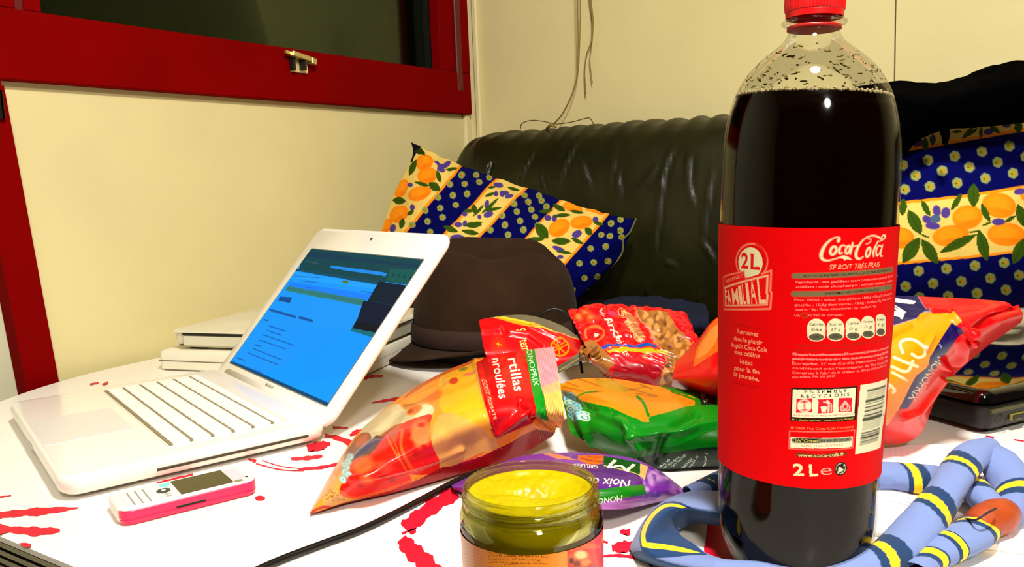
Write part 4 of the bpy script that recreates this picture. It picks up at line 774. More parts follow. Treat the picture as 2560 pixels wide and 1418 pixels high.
# --- purple nut bag
def purple():
    R_ = [[(1128, 1214, .003), (1200, 1180, .005), (1300, 1142, .014), (1420, 1132, .020), (1500, 1135, .022), (1580, 1146, .020), (1640, 1172, .014), (1690, 1208, .006), (1722, 1236, .003)],
          [(1130, 1218, .006), (1210, 1205, .018), (1300, 1185, .026), (1420, 1178, .031), (1500, 1178, .031), (1580, 1185, .028), (1640, 1200, .019), (1690, 1221, .009), (1723, 1238, .004)],
          [(1132, 1222, .005), (1220, 1228, .016), (1310, 1225, .025), (1420, 1225, .029), (1500, 1226, .029), (1580, 1226, .026), (1640, 1228, .017), (1690, 1231, .007), (1724, 1239, .004)],
          [(1134, 1226, .002), (1230, 1250, .008), (1320, 1268, .015), (1420, 1276, .017), (1500, 1275, .017), (1560, 1273, .014), (1640, 1257, .006), (1690, 1244, .003), (1725, 1240, .0025)]]
    G = patch(ptz(R_), 140, 420); x, y = proj(G); cv = Canvas(x, y, (142, 78, 176)).zoom(1120, 1100, 4.0)
    for i in range(60):
        q = (1900+rs.rand()*560, 260+rs.rand()*440); cv.ell(q, 20+rs.rand()*60, 12+rs.rand()*30, [(110, 40, 150), (206, 150, 214), (176, 104, 200), (230, 190, 230)][i % 4], rs.rand()*180, a=.55, soft=.9)
    cv.ell((2130, 490), 90, 80, (110, 24, 150), 30, soft=.6, a=.8); cv.ell((2150, 330), 60, 40, (120, 50, 160), 0, soft=.7, a=.8)
    cv.poly([(1100, 150), (1320, 150), (1320, 230), (1200, 200)], (128, 70, 160)); cv.poly([(1300, 160), (1560, 155), (1540, 250), (1420, 265), (1300, 215)], (236, 112, 40)); cv.line([(1330, 180), (1400, 215), (1540, 230)], 12, (150, 40, 20), .8); cv.line([(1400, 165), (1470, 190), (1550, 180)], 12, (190, 70, 20), .8); cv.poly([(900, 120), (1120, 150), (1300, 215), (1100, 200)], (226, 150, 110))
    cv.poly([(1300, 260), (1560, 250), (1700, 270), (1900, 350), (1950, 450), (1500, 510), (1300, 470)], (92, 24, 128)); cv.poly([(1340, 400), (1600, 440), (1900, 420), (1940, 450), (1500, 520)], (104, 40, 140), .7)
    cv.poly([(1555, 165), (1920, 240), (1916, 358), (1700, 285), (1558, 255)], (6, 88, 26)); cv.line([(1560, 262), (1700, 292), (1916, 362)], 7, (220, 210, 80)); cv.poly([(1920, 245), (2000, 270), (1960, 410), (1916, 360)], (240, 186, 120))
    cv.text('M', (1875, 250), (1610, 195), 88, WHT, .0, .2, upv=(-.3, 1)); cv.text('Noix de', (1822, 408), (1390, 372), 92, WHT, .0, .1, upv=(-.2, 1)); cv.text('GRILLÉES', (1500, 262), (1260, 250), 30, WHT, upv=(-.1, 1))
    cv.poly([(1500, 508), (1955, 450), (1976, 545), (1700, 585), (1500, 620), (1300, 640), (1300, 530)], (12, 128, 24)); cv.text('MONOPRIX', (1735, 552), (1330, 612), 56, (226, 246, 210), upv=(-.06, 1), sag=0)
    cv.poly([(1540, 630), (2000, 570), (2250, 560), (2150, 640), (1700, 700), (1500, 700)], (196, 136, 204), .7, True); cv.poly([(900, 700), (2000, 690), (2000, 760), (900, 780)], (90, 20, 60), .6)
    G = crinkle(G, .0010, 24, 41)
    tag(closed('snack_bag', G, .02, M_bag, col=cv.c, dirv=ray(1450, 1200), edge=.001, zmin=.0012), 'small flat purple nut bag lying upside down behind the dip jar', 'snack bag', 'snack bags in a heap on the table')
purple()
# --- peanut bag: full body, twisted neck and flap
def peanuts():
    R_ = [[(1455, 800, .070), (1500, 785, .076), (1560, 778, .078), (1640, 782, .078), (1700, 790, .07), (1712, 800, .06)],
          [(1420, 776, .094), (1480, 766, .102), (1560, 768, .106), (1640, 775, .106), (1705, 785, .096), (1722, 805, .076)],
          [(1445, 830, .094), (1510, 830, .108), (1570, 832, .112), (1640, 836, .112), (1720, 838, .098), (1747, 860, .074)],
          [(1470, 880, .074), (1525, 886, .092), (1580, 893, .100), (1650, 905, .100), (1718, 900, .082), (1742, 890, .062)],
          [(1480, 905, .060), (1530, 925, .062), (1580, 935, .064), (1640, 945, .066), (1700, 925, .058), (1722, 905, .048)],
          [(1496, 918, .046), (1535, 952, .034), (1580, 960, .032), (1635, 972, .032), (1690, 948, .034), (1705, 915, .036)]]
    dd = lambda rows, ds: [[D(x, y, d) for x, y, _ in r] for r, d in zip(rows, ds)]
    G = patch(dd(R_, (1.02, .985, .925, .885, .875, .90)), 260, 300); x, y = proj(G); cv = Canvas(x, y, (226, 14, 30)).zoom(1180, 760, 3.376)
    # see-through part showing peanuts
    cv.poly([(1370, 50), (1640, 70), (1700, 150), (1760, 240), (1850, 340), (1800, 480), (1740, 560), (1640, 700), (1560, 690), (1640, 480), (1560, 330), (1500, 240), (1420, 140)], (176, 118, 56))
    for i in range(240):
        q = (1380+rs.rand()*460, 50+rs.rand()*650); pk = rs.rand()
        if cv_in(q, [(1370, 50), (1640, 70), (1700, 150), (1850, 340), (1740, 560), (1640, 700), (1560, 690), (1640, 480), (1500, 240)]): cv.ell(q, 28, 17, [(206, 146, 78), (160, 100, 46), (222, 168, 100), (120, 72, 30)][i % 4], rs.rand()*180, soft=.5, a=.8)
    cv.poly([(1640, 70), (1780, 70), (1890, 240), (1850, 350), (1760, 240)], (224, 12, 40))
    cv.poly([(1280, 70), (1380, 110), (1460, 310), (1400, 320), (1330, 220)], (196, 120, 80)); 
    for i in range(6): cv.line([(1260+i*28, 80+i*42), (1340+i*24, 90+i*40)], 8, (232, 190, 120), .9); cv.line([(1270+i*28, 80+i*42), (1290+i*26, 130+i*40)], 7, (240, 206, 150), .8)
    cv.line([(1370, 40), (1430, 150), (1500, 240), (1560, 340), (1640, 480)], 10, (240, 150, 120), .8, True)
    cv.text('Arachides', (1115, 125), (1290, 455), 62, (252, 226, 206), .012, upv=(.94, -.25)); cv.text('Grillées', (1215, 60), (1400, 330), 54, (236, 190, 130), .004, upv=(.9, -.35)); cv.ell((1180, 90), 40, 26, (226, 20, 110), soft=.5); cv.text('les', (1075, 75), (1110, 115), 34, (250, 210, 200), upv=(.8, -.5))
    for a in [(960, 80), (900, 110), (1000, 130)]: cv.ell(a, 46, 34, (250, 90, 40), soft=.5, a=.8); cv.ell(a, 24, 16, (250, 150, 90), soft=.5, a=.7)
    cv.poly([(1090, 370), (1240, 340), (1340, 345), (1480, 340), (1570, 355), (1560, 372), (1400, 365), (1300, 362), (1100, 385)], (20, 96, 190)); cv.poly([(1130, 400), (1300, 375), (1500, 380), (1660, 410), (1640, 440), (1450, 415), (1300, 405), (1160, 428)], (206, 190, 20)); cv.line([(1100, 392), (1300, 368), (1600, 385)], 7, (250, 110, 40))
    cv.poly([(1190, 440), (1400, 430), (1640, 480), (1600, 560), (1400, 500), (1200, 510)], (206, 10, 60), .7); cv.poly([(1200, 510), (1400, 510), (1620, 540), (1570, 690), (1400, 680), (1190, 600)], (170, 10, 44), .8)
    cv.ell((1035, 255), 88, 72, (250, 120, 60), 0, ring=.22); cv.ell((1035, 255), 66, 52, (196, 8, 26), 0, soft=.2); cv.ell((1050, 268), 20, 16, (236, 210, 190), soft=.4); cv.ell((1480, 455), 44, 24, (250, 150, 90), 10, ring=.4)
    cv.poly([(930, 330), (1040, 320), (1210, 500), (1100, 600), (1000, 460)], (176, 120, 60)); 
    G = crinkle(G, .0016, 40, 51); lum = np.abs(vnoise(G[..., 0]*95+G[..., 2]*40, G[..., 1]*95+G[..., 2]*60, 66)); G = G+normals(G)*(.0045*(lum-.3))[..., None]
    pk = closed('snack_bag', G, .06, M_bag, col=cv.c, dirv=ray(1580, 860), edge=.002, zmin=.0015)
    tag(pk, 'red half-clear bag of roasted peanuts with twisted neck, behind the green bag', 'snack bag', 'snack bags in a heap on the table')
    oo = np.array(pk.location)-[0, 0, TZ]
    # twisted neck
    R_ = [[(1500, 865, .076), (1492, 850, .084), (1480, 855, .088), (1465, 862, .090), (1452, 862, .090)],
          [(1500, 890, .088), (1490, 875, .094), (1478, 872, .096), (1464, 874, .096), (1450, 872, .094)],
          [(1520, 925, .070), (1500, 905, .082), (1482, 890, .088), (1466, 886, .090), (1450, 884, .090)],
          [(1530, 955, .050), (1505, 930, .062), (1484, 905, .074), (1466, 896, .080), (1450, 896, .084)]]
    G = patch(dd(R_, (.925, .885, .875, .90)), 70, 90); x, y = proj(G); cv = Canvas(x, y, (168, 112, 50)).mottle(.12, .5, 9).zoom(1180, 760, 3.376)
    G = G+normals(G)*(.0022*np.sin((y*.55+x*.35)*.9+2*fbm(x*.05, y*.05, 3)))[..., None]
    closed('twisted_neck', G-oo+[0, 0, 0], .010, mat('amber_film', attr=True, rough=.2, coat=.7), pk, cv.c, (0, .6, -.6), .002)
    # flap lying over the tortilla bag
    R_ = [[(1197, 800, .112), (1262, 789, .112), (1330, 790, .110), (1400, 812, .104), (1440, 838, .098), (1468, 858, .092)],
          [(1204, 840, .104), (1268, 836, .108), (1335, 845, .108), (1400, 858, .102), (1442, 866, .098), (1469, 870, .093)],
          [(1212, 880, .096), (1272, 884, .100), (1338, 895, .100), (1400, 895, .096), (1442, 888, .094), (1469, 880, .091)],
          [(1222, 905, .090), (1280, 925, .088), (1345, 945, .080), (1400, 930, .080), (1445, 905, .086), (1469, 888, .090)]]
    G = patch(dd(R_, (.93, .905, .885, .885)), 160, 300); x, y = proj(G); cv = Canvas(x, y, (120, 112, 90)).mottle(.04, .18, 12).zoom(1180, 760, 3.376)
    cv.poly([(720, 540), (940, 420), (1000, 440), (1080, 560), (1000, 640), (700, 640)], (120, 116, 92)); cv.line([(740, 560), (940, 430)], 8, (190, 170, 120)); cv.line([(800, 540), (960, 500)], 30, (150, 150, 140), .6)
    cv.poly([(40, 130), (180, 120), (420, 180), (600, 215), (760, 260), (940, 310), (900, 420), (700, 540), (560, 560), (100, 460)], (220, 8, 26)); cv.poly([(180, 115), (270, 105), (560, 180), (700, 235), (640, 235), (400, 180)], (246, 196, 50)); cv.poly([(180, 118), (230, 116), (560, 196), (600, 218), (400, 184)], (250, 150, 40), .8)
    cv.poly([(850, 320), (940, 312), (920, 400), (860, 380)], (180, 6, 24)); cv.line([(620, 225), (780, 262), (930, 310)], 7, (246, 170, 110)); cv.text('Maxi', (70, 470), (50, 470), 1, WHT)
    cv.text('S    tem', (372, 222), (425, 405), 76, (244, 216, 130), .008, upv=(.97, -.2)); cv.ell((220, 350), 60, 80, (240, 60, 30), soft=.6, a=.7); cv.line([(205, 340), (250, 355)], 8, (250, 170, 40)); cv.line([(225, 330), (220, 370)], 6, (250, 170, 40))
    c_ = (742, 370); cv.ell(c_, 84, 74, (250, 140, 16), 15, ring=.2); cv.line([(690, 330), (790, 420)], 13, (250, 140, 16)); cv.line([(680, 400), (800, 350)], 13, (250, 140, 16)); cv.line([(720, 310), (740, 440)], 13, (250, 140, 16)); cv.line([(700, 370), (780, 330)], 11, (250, 140, 16))
    G = foldline(G, x, y, [(1275, 835), (1320, 840), (1360, 868)], .004, 6); G = foldline(G, x, y, [(1330, 815), (1400, 850)], .003, 6); G = foldline(G, x, y, [(1205, 830), (1250, 828)], .004, 7); G = crinkle(G, .0014, 30, 55)
    closed('torn_flap', G-oo, .004, M_bag, pk, cv.c, (0, .5, -.4), .0012)
def cv_in(q, poly):
    x, y = q; r = False
    for i in range(len(poly)):
        (x1, y1), (x2, y2) = poly[i], poly[(i+1) % len(poly)]
        if (y1 > y) != (y2 > y) and x < (x2-x1)*(y-y1)/(y2-y1)+x1: r = not r
    return r
peanuts()
# --- big red crisps bag behind the bottle
def crisps():
    def dd(rows): return [[D(x, y, d) for x, y, d in r] for r in rows]
    R_ = [[(1690, 905, .80), (1745, 850, .80), (1792, 795, .79), (1900, 752, .77), (2020, 736, .76), (2130, 735, .75), (2225, 739, .745), (2330, 743, .735), (2430, 748, .73), (2510, 754, .73), (2552, 758, .735)],
          [(1685, 925, .775), (1745, 900, .745), (1800, 870, .72), (1900, 840, .70), (2020, 825, .685), (2130, 825, .675), (2220, 822, .67), (2310, 812, .67), (2400, 795, .685), (2490, 778, .705), (2554, 772, .73)],
          [(1682, 945, .765), (1745, 940, .725), (1800, 930, .70), (1900, 920, .675), (2020, 920, .655), (2120, 925, .645), (2210, 920, .645), (2290, 895, .65), (2375, 860, .67), (2475, 815, .70), (2556, 784, .73)],
          [(1680, 955, .775), (1745, 965, .735), (1800, 975, .71), (1900, 990, .685), (2020, 1010, .665), (2110, 1025, .655), (2195, 1035, .65), (2270, 1000, .66), (2350, 920, .68), (2462, 845, .715), (2556, 796, .735)],
          [(1679, 966, .79), (1745, 985, .765), (1800, 1003, .75), (1900, 1035, .73), (2020, 1070, .71), (2110, 1095, .70), (2222, 1111, .695), (2300, 1085, .70), (2352, 975, .72), (2450, 880, .75), (2553, 806, .75)]]
    G = patch(dd(R_), 300, 560); x, y = proj(G); cv = Canvas(x, y, (226, 14, 26)).zoom(2200, 700, 3.222)
    cv.poly([(300, 130), (1060, 160), (1150, 180), (720, 440), (560, 270), (400, 280)], (236, 20, 34)); cv.poly([(700, 440), (1140, 170), (1140, 330), (900, 470), (720, 620)], (214, 10, 26)); cv.poly([(700, 430), (1100, 170), (1130, 175), (760, 430), (710, 500)], (170, 4, 20), .7)
    cv.poly([(-600, 400), (120, 372), (400, 285), (560, 300), (610, 360), (520, 480), (400, 640), (250, 880), (60, 1160), (-600, 1200)], (250, 158, 16))
    cv.poly([(-300, 120), (300, 130), (400, 285), (118, 372), (-300, 440)], (16, 14, 96)); cv.line([(300, 125), (400, 288), (118, 376), (-300, 446)], 6, (130, 140, 170))
    # big letter M seen partly
    cv.poly([(-160, 145), (130, 148), (290, 170), (272, 195), (250, 196), (100, 178), (-100, 172)], WHT); cv.poly([(-200, 330), (-60, 170), (0, 172), (205, 270), (178, 328), (165, 326), (160, 310), (110, 300), (40, 262), (-100, 340)], WHT); cv.poly([(-60, 200), (20, 200), (150, 262), (60, 250)], (16, 14, 96)); cv.line([(120, 215), (205, 268)], 10, WHT)
    cv.text('Chips', (345, 560), (-110, 1000), 190, (250, 232, 200), .004, upv=(-.62, -.78)) if False else None
    wc = (252, 226, 190)
    cv.line([(180, 590), (160, 520), (200, 490), (270, 492), (340, 540), (350, 600), (300, 625), (250, 600)], 22, wc, .95, True); cv.line([(110, 625), (190, 660), (290, 695)], 24, wc, .95); cv.line([(255, 655), (225, 725), (180, 735), (95, 700)], 24, wc, .95, True); cv.line([(95, 745), (190, 795)], 22, wc, .95); cv.line([(200, 803), (212, 808)], 16, wc, .8)
    cv.line([(30, 810), (110, 880), (100, 905)], 24, wc, .9, True); cv.line([(60, 870), (0, 880), (-60, 850)], 24, wc, .9, True); cv.line([(-60, 930), (40, 980)], 22, wc, .9)
    cv.poly([(565, 355), (650, 430), (600, 480), (480, 660), (320, 860), (215, 1030), (145, 1035), (190, 950), (280, 770), (380, 690), (390, 620), (480, 480)], (24, 8, 100)); cv.text('MONOPRIX', (455, 610), (215, 950), 66, (232, 214, 190), upv=(.86, .5)); cv.line([(470, 520), (485, 545)], 12, (150, 160, 180))
    cv.poly([(120, 1060), (200, 1040), (420, 720), (520, 700), (560, 720), (420, 900), (300, 1100), (200, 1320), (60, 1320), (60, 1180)], (240, 40, 24), .6, True); cv.line([(120, 1140), (130, 1060)], 14, (190, 110, 20), .7)
    # left end with an orange swirl
    cv.zoom(1180, 760, 3.376); cv.poly([(1870, 540), (1900, 400), (1960, 260), (2060, 130), (2200, 60), (2200, 340), (2060, 420), (1960, 490)], (246, 120, 26), 1, True); cv.poly([(1900, 470), (1960, 300), (2040, 200), (2100, 180), (2060, 330), (1980, 430)], (252, 168, 80), .8, True); cv.poly([(1920, 510), (2060, 420), (2060, 520), (1960, 560)], (226, 30, 26))
    G = crinkle(G, .0013, 16, 61)
    for pts, amp, wd in [([(2300, 800), (2330, 780), (2362, 787)], .004, 6), ([(2372, 790), (2395, 820), (2415, 832)], .006, 7), ([(2415, 835), (2400, 890), (2365, 920)], .007, 9), ([(2420, 850), (2480, 790), (2540, 765)], -.007, 12), ([(2360, 900), (2372, 920), (2370, 945)], -.006, 7), ([(2228, 845), (2275, 822)], .004, 6), ([(2310, 870), (2330, 840)], .003, 5), ([(2255, 1040), (2290, 1030), (2350, 950)], .005, 8)]: G = foldline(G, x, y, pts, amp, wd)
    tag(closed('snack_bag', G, .05, M_bag, col=cv.c, dirv=ray(2100, 920), edge=.002, zmin=.0012), 'large red and orange crisps bag standing behind the bottle, with dark blue lettering band', 'snack bag', 'snack bags in a heap on the table')
crisps()
# ------------------------------------------------------------------ cola bottle
sideh = np.array([CR[0], CR[1], 0]); sideh /= np.linalg.norm(sideh)
BA = (CAM+ray(2020, 900)*.50)*[1, 1, 0]-sideh*.0087; BZ = LZ+sideh*.0355; BZ /= np.linalg.norm(BZ); BX = sideh-BZ*(sideh@BZ); BX /= np.linalg.norm(BX); BY = np.cross(BZ, BX)     # BX right, BY away from lens
rc = (BA-CAM); fr_ = np.arctan2(*(np.array([rc@BX, rc@BY])))           # bearing of the bottle
bot = empty('cola_bottle', BA, 'large plastic cola bottle with red label standing on the table at right', 'bottle')
BM = Matrix([[BX[0], BY[0], BZ[0], 0], [BX[1], BY[1], BZ[1], 0], [BX[2], BY[2], BZ[2], 0], [0, 0, 0, 1]])
bot.matrix_world = Matrix.Translation((BA[0], BA[1], BA[2]+TZ+.0012)) @ BM
prof = np.array([(0.004, .006), (.018, .004), (.030, .0010), (.038, .0015), (.0445, .012), (.0478, .028), (.0484, .045), (.0484, .060), (.0497, .110), (.0509, .160), (.0516, .210), (.0518, .235), (.0512, .255), (.0497, .272), (.0470, .287), (.0430, .300), (.0372, .3115), (.030, .3205), (.0235, .3268), (.0185, .3315), (.0158, .336), (.0146, .340), (.0142, .344)])
zm = lambda z: z if z < .235 else .235+(z-.235)*.807
prof = np.array([(r*.962, zm(z)) for r, z in prof]); sp = spline(prof, 110)
ringp = [(.0142, .344), (.0178, .3445), (.0186, .3458), (.0178, .3472), (.0148, .348), (.0140, .350), (.0140, .362)]
def lathe_obj(name, pr, m, parent, seg=128, caps=False, smooth=True):
    return MB().lathe(pr, seg, caps=caps).obj(name, m, parent, smooth)
M_pet = shell('clear_plastic', (250, 250, 246), .05, .0, .34)
ringp = [(r*.98, zm(z)) for r, z in ringp]
lathe_obj('bottle_wall', [tuple(q) for q in sp]+ringp, M_pet, bot)
# cola
LV = .2825
M_cola = mat('cola', (6, 1, 0), .12, spec=.07)
tilt_dx = -.0355
q = [(max(r-.0013, .0005), z+.0010) for r, z in sp if z < LV-.006]
def prof_r(z): return float(np.interp(z, sp[:, 1][np.argmax(sp[:, 1] > .01):], sp[:, 0][np.argmax(sp[:, 1] > .01):]))
b = MB(); seg = 128; th = np.linspace(0, 2*pi, seg, endpoint=False); V = [(r*cos(a), r*sin(a), z) for r, z in q for a in th]
top = []
for k in range(1, 9):
    for a in th:
        zz = q[-1][1]+(LV-.0355*0-q[-1][1])*k/8; zz2 = LV-.0355*prof_r(LV)*cos(a)*1.0; z_ = q[-1][1]+(zz2-q[-1][1])*k/8; r = prof_r(z_)-.0013; top.append((r*cos(a), r*sin(a), z_))
V += top; n = len(q)+8; F = [(i*seg+j, i*seg+(j+1) % seg, (i+1)*seg+(j+1) % seg, (i+1)*seg+j) for i in range(n-1) for j in range(seg)]+[tuple(range((n-1)*seg, n*seg)), tuple(range(seg))[::-1]]
ck = mesh('cola', V, F, M_cola, bot, True)
# foam line: a ring of tiny bubbles where the cola meets the wall
me = None; M_foam = mat('foam', (186, 168, 120), .4, trans=.3); fm = MB()
ico = [(0, 0, 1), (.894, 0, .447), (.276, .851, .447), (-.724, .526, .447), (-.724, -.526, .447), (.276, -.851, .447), (.724, .526, -.447), (-.276, .851, -.447), (-.894, 0, -.447), (-.276, -.851, -.447), (.724, -.526, -.447), (0, 0, -1)]
icf = [(0, 1, 2), (0, 2, 3), (0, 3, 4), (0, 4, 5), (0, 5, 1), (1, 6, 2), (2, 7, 3), (3, 8, 4), (4, 9, 5), (5, 10, 1), (2, 6, 7), (3, 7, 8), (4, 8, 9), (5, 9, 10), (1, 10, 6), (11, 7, 6), (11, 8, 7), (11, 9, 8), (11, 10, 9), (11, 6, 10)]
for i in range(520):
    a = rs.rand()*2*pi; z_ = LV-.0355*.046*cos(a)+abs(rs.randn())*.0006; r_ = prof_r(z_)-.0011; s_ = .0005+.0006*rs.rand(); c_ = np.array([r_*cos(a), r_*sin(a), z_]); fm.add([c_+np.array(v)*s_ for v in ico], icf)
o = fm.obj('foam_bubbles', M_foam, bot, True); o['kind'] = 'stuff'
dm = MB()
for i in range(190):          # cola drops and streaks left on the inside of the shoulder
    a = rs.rand()*2*pi; z_ = LV+.002+rs.rand()**1.5*.026; r_ = prof_r(z_)-.0006; L_ = .0006+.0022*rs.rand()**2; h_ = .0003+.0004*rs.rand()
    t_ = np.array([-sin(a), cos(a), rs.randn()*.35]); n_ = np.array([cos(a), sin(a), .5]); n_ /= np.linalg.norm(n_); up_ = np.cross(n_, t_); c_ = np.array([r_*cos(a), r_*sin(a), z_])
    dm.add([c_+t_*v[0]*L_+up_*v[1]*h_*1.3+n_*v[2]*.0002 for v in ico], icf)
o = dm.obj('cola_drops', mat('cola_drop', (110, 92, 52), .15), bot, True); o['kind'] = 'stuff'
# cap
cp = []; seg = 120
for k, (r, z) in enumerate([(.0150, .3495), (.0158, .3490), (.0160, .352), (.0159, .3526), (.0162, .3530), (.0165, .356), (.0165, .372), (.0158, .3745), (.004, .3748)]):
    for i in range(seg): a = 2*pi*i/seg; rr = r*(1+(.012 if i % 2 else -.006)*(4 <= k <= 6)); cp.append((rr*cos(a), rr*sin(a), z-.3495+zm(.3495)))
cap_ = mesh('cap', cp, [(i*seg+j, i*seg+(j+1) % seg, (i+1)*seg+(j+1) % seg, (i+1)*seg+j) for i in range(8) for j in range(seg)]+[tuple(range(8*seg, 9*seg))], mat('red_cap', (226, 12, 16), .4), bot); autosmooth(cap_, 12)
MB().lathe([(r*.98, zm(z)) for r, z in [(.0143, .3405), (.0152, .3408), (.0152, .3432), (.0144, .3436)]], 64).obj('neck_ring', mat('red_film', (176, 30, 26), .4), bot, True)
# label
M_lab = mat('label_film', attr=True, rough=.6, spec=.06, var=.03, scale=60)
z0l, z1l = .0645, .2095
def lab_r(z): return prof_r(z)+.0006
def Lb(p):
    """point of the print under a photo measurement -> (arc mm, height mm)"""
    px, py = p; d = ray(px, py); o = CAM-BA; R_ = .0493
    for _ in range(3):
        dp = np.array([d@BX, d@BY]); op = np.array([o@BX, o@BY]); A = dp@dp; B = dp@op; C_ = op@op-R_*R_; disc = max(B*B-A*C_, 0); t = (-B-disc**.5)/A; z = (o+d*t)@BZ; R_ = lab_r(min(max(z, .03), .23))
    q = op+dp*t; ph_ = np.arctan2(q[0], -q[1]); return (ph_*49.5, z*1000)
nph = 640; dense = np.linspace(-1.75, 1.75, nph); coarse = np.linspace(1.75, 2*pi-1.75, 40)[1:-1]; PH = np.concatenate([dense, coarse]); ZL = np.linspace(z1l, z0l, 700)
pp, zz = np.meshgrid(PH, ZL); rr = np.interp(zz, sp[:, 1][20:], sp[:, 0][20:])+.0006
G = np.stack([rr*np.sin(pp), -rr*np.cos(pp), zz], -1)
cv = Canvas(np.where(pp > pi, 999, pp*49.5), zz*1000, (206, 0, 4), up=True)
def lt(ox, oy, k):
    def T(p):
        p = np.asarray(p, float)
        if p.ndim == 1: return np.array(Lb((p[0]/k+ox, p[1]/k+oy)))
        return np.array([Lb((a/k+ox, b/k+oy)) for a, b in p])
    cv.T = T; cv.k = k*4.5
SIL = (214, 202, 160)
lt(1940, 580, 4.431)
cs = [(690, 125), (700, 95), (665, 86), (610, 110), (550, 165), (512, 235), (500, 290), (520, 330), (575, 343), (650, 325), (705, 308), (745, 302), (790, 312), (838, 332)]
cv.line(cs, (30, 22, 10, 16, 24, 34, 34, 26, 16, 10, 12, 30, 26, 4), SIL, 1, True); cv.poly([(700, 305), (760, 298), (840, 332), (780, 325), (762, 345), (745, 322)], SIL)
def oo(c, rx, ry, w_): cv.line([(c[0]+rx*cos(t)+ry*.25*-sin(t), c[1]+ry*sin(t)) for t in np.linspace(0, 2*pi, 14)[:-1]], w_, SIL, 1, True, close=True)
oo((635, 232), 32, 44, 24); cv.line([(760, 180), (745, 172), (715, 190), (700, 230), (706, 262), (735, 255)], (16, 10, 20, 26, 20, 10), SIL, 1, True); oo((795, 222), 22, 42, 20); cv.line([(850, 150), (832, 220), (822, 268)], (18, 24, 18), SIL, 1, True); cv.line([(855, 185), (905, 178)], 10, SIL)
cv.line([(1140, 130), (1195, 100), (1210, 72), (1190, 62), (1170, 80)], (8, 16, 26, 18, 14), SIL, 1, True); cv.line([(1175, 105), (1130, 80), (1080, 66), (1020, 78), (960, 120), (912, 190), (886, 260), (895, 312), (930, 322), (965, 300)], (14, 18, 16, 10, 16, 24, 34, 28, 18, 8), SIL, 1, True)
oo((1022, 250), 22, 50, 22); cv.line([(1000, 160), (1040, 140), (1055, 110), (1020, 100)], 8, SIL, .9, True); cv.line([(1128, 130), (1100, 190), (1078, 250), (1082, 295)], (14, 22, 24, 16), SIL, 1, True); cv.line([(1165, 185), (1140, 178), (1118, 205), (1108, 250), (1118, 285), (1140, 270), (1160, 225)], (14, 12, 18, 22, 18, 12, 10), SIL, 1, True); cv.line([(1180, 172), (1166, 230), (1158, 285), (1180, 292)], (16, 20, 18, 8), SIL, 1, True)
cv.text('SE BOIT TRÈS FRAIS', (588, 442), (1150, 408), 52, (214, 160, 120), .004, .25)
cv.line([(205, 512), (400, 510), (700, 500), (1000, 475), (1290, 438)], 58, (110, 98, 66), 1, True); cv.text('BOISSON RAFRAÎCHISSANTE AUX EXTRAITS VÉGÉTAUX', (310, 528), (1270, 452), 26, (34, 26, 12), .01, sag=-6)
cv.line([(200, 712), (400, 712), (700, 702), (1000, 672), (1275, 632)], 58, (110, 98, 66), 1, True); cv.text('INFORMATION NUTRITIONNELLE', (550, 722), (1140, 675), 26, (34, 26, 12), .01, sag=-4)
TXT = (226, 130, 120)
for s_, a, b_ in [('Ingrédients : eau gazéifiée ; sucre ; colorant : caramel (E150)', (218, 592), (1290, 522)), ('acidifiant : acide phosphorique ; extraits végétaux ; caféine', (218, 645), (1290, 572)), ('Pour 100ml : valeur énergétique 180kJ (42kcal) ; protéines', (205, 790), (1285, 712)), ('glucides : 10,6g dont sucres : 10,6g ; lipides : 0g dont acides', (205, 845), (1280, 765)), ('saturés : 0g ; fibres alimentaires : 0g ; sodium : 0g', (205, 895), (1105, 855)), ('Un      de 250 ml contient :', (205, 962), (745, 956)),
                 ('Chaque bouteille contient 8 verres de 250 ml. À consommer', (190, 1392), (1250, 1302)), ('de préférence avant le : voir bouchon ou bouteille', (190, 1440), (1240, 1360))]: cv.text(s_, a, b_, 25, TXT, .008, sag=-5)
cv.line([(270, 955), (300, 925), (350, 930), (345, 965), (300, 975)], 9, (120, 70, 30), 1, True)
for s_, a, b_ in [('* Repères nutritionnels journaliers pour un adulte', (200, 1290), (1240, 1200)), ('ayant un apport énergétique moyen', (195, 1340), (880, 1322))]: cv.text(s_, a, b_, 26, (120, 40, 10), .01)
for (x0, y0, x1, y1), s1_, s2_ in [((345, 985, 548, 1240), 'Calories', '105 kcal'), ((562, 985, 758, 1235), 'Sucres', '27 g'), ((772, 975, 945, 1225), 'Lipides', '0 g'), ((945, 955, 1095, 1205), 'dont saturés', '0 g'), ((1105, 932, 1215, 1180), 'Sodium', '0 g')]:
    cx_ = (x0+x1)/2; rx_ = (x1-x0)/2; hh = (y1-y0); pts = [(cx_+rx_*cos(t)*(1), (y0+rx_*1.0 if sin(t) < 0 else y1-rx_*.75)+rx_*sin(t)*(1 if sin(t) < 0 else .75)) for t in np.linspace(0, 2*pi, 40)]
    cv.poly(pts, (214, 206, 166)); pts = [(cx_+rx_*.82*cos(t), y1-hh*.2+hh*.15*sin(t)) for t in np.linspace(0, 2*pi, 24)]; cv.poly(pts, (84, 80, 60)); cv.text(s1_, (x0+rx_*.25, y0+hh*.30), (x1-rx_*.25, y0+hh*.29), 26, (40, 44, 40), .01); cv.text(s2_, (x0+rx_*.45, y0+hh*.54), (x1-rx_*.45, y0+hh*.53), 28, (70, 74, 40), .01); cv.text('5 %', (cx_-rx_*.3, y1-hh*.16), (cx_+rx_*.3, y1-hh*.17), 20, (30, 30, 24), .01)
lt(1940, 880, 3.94)
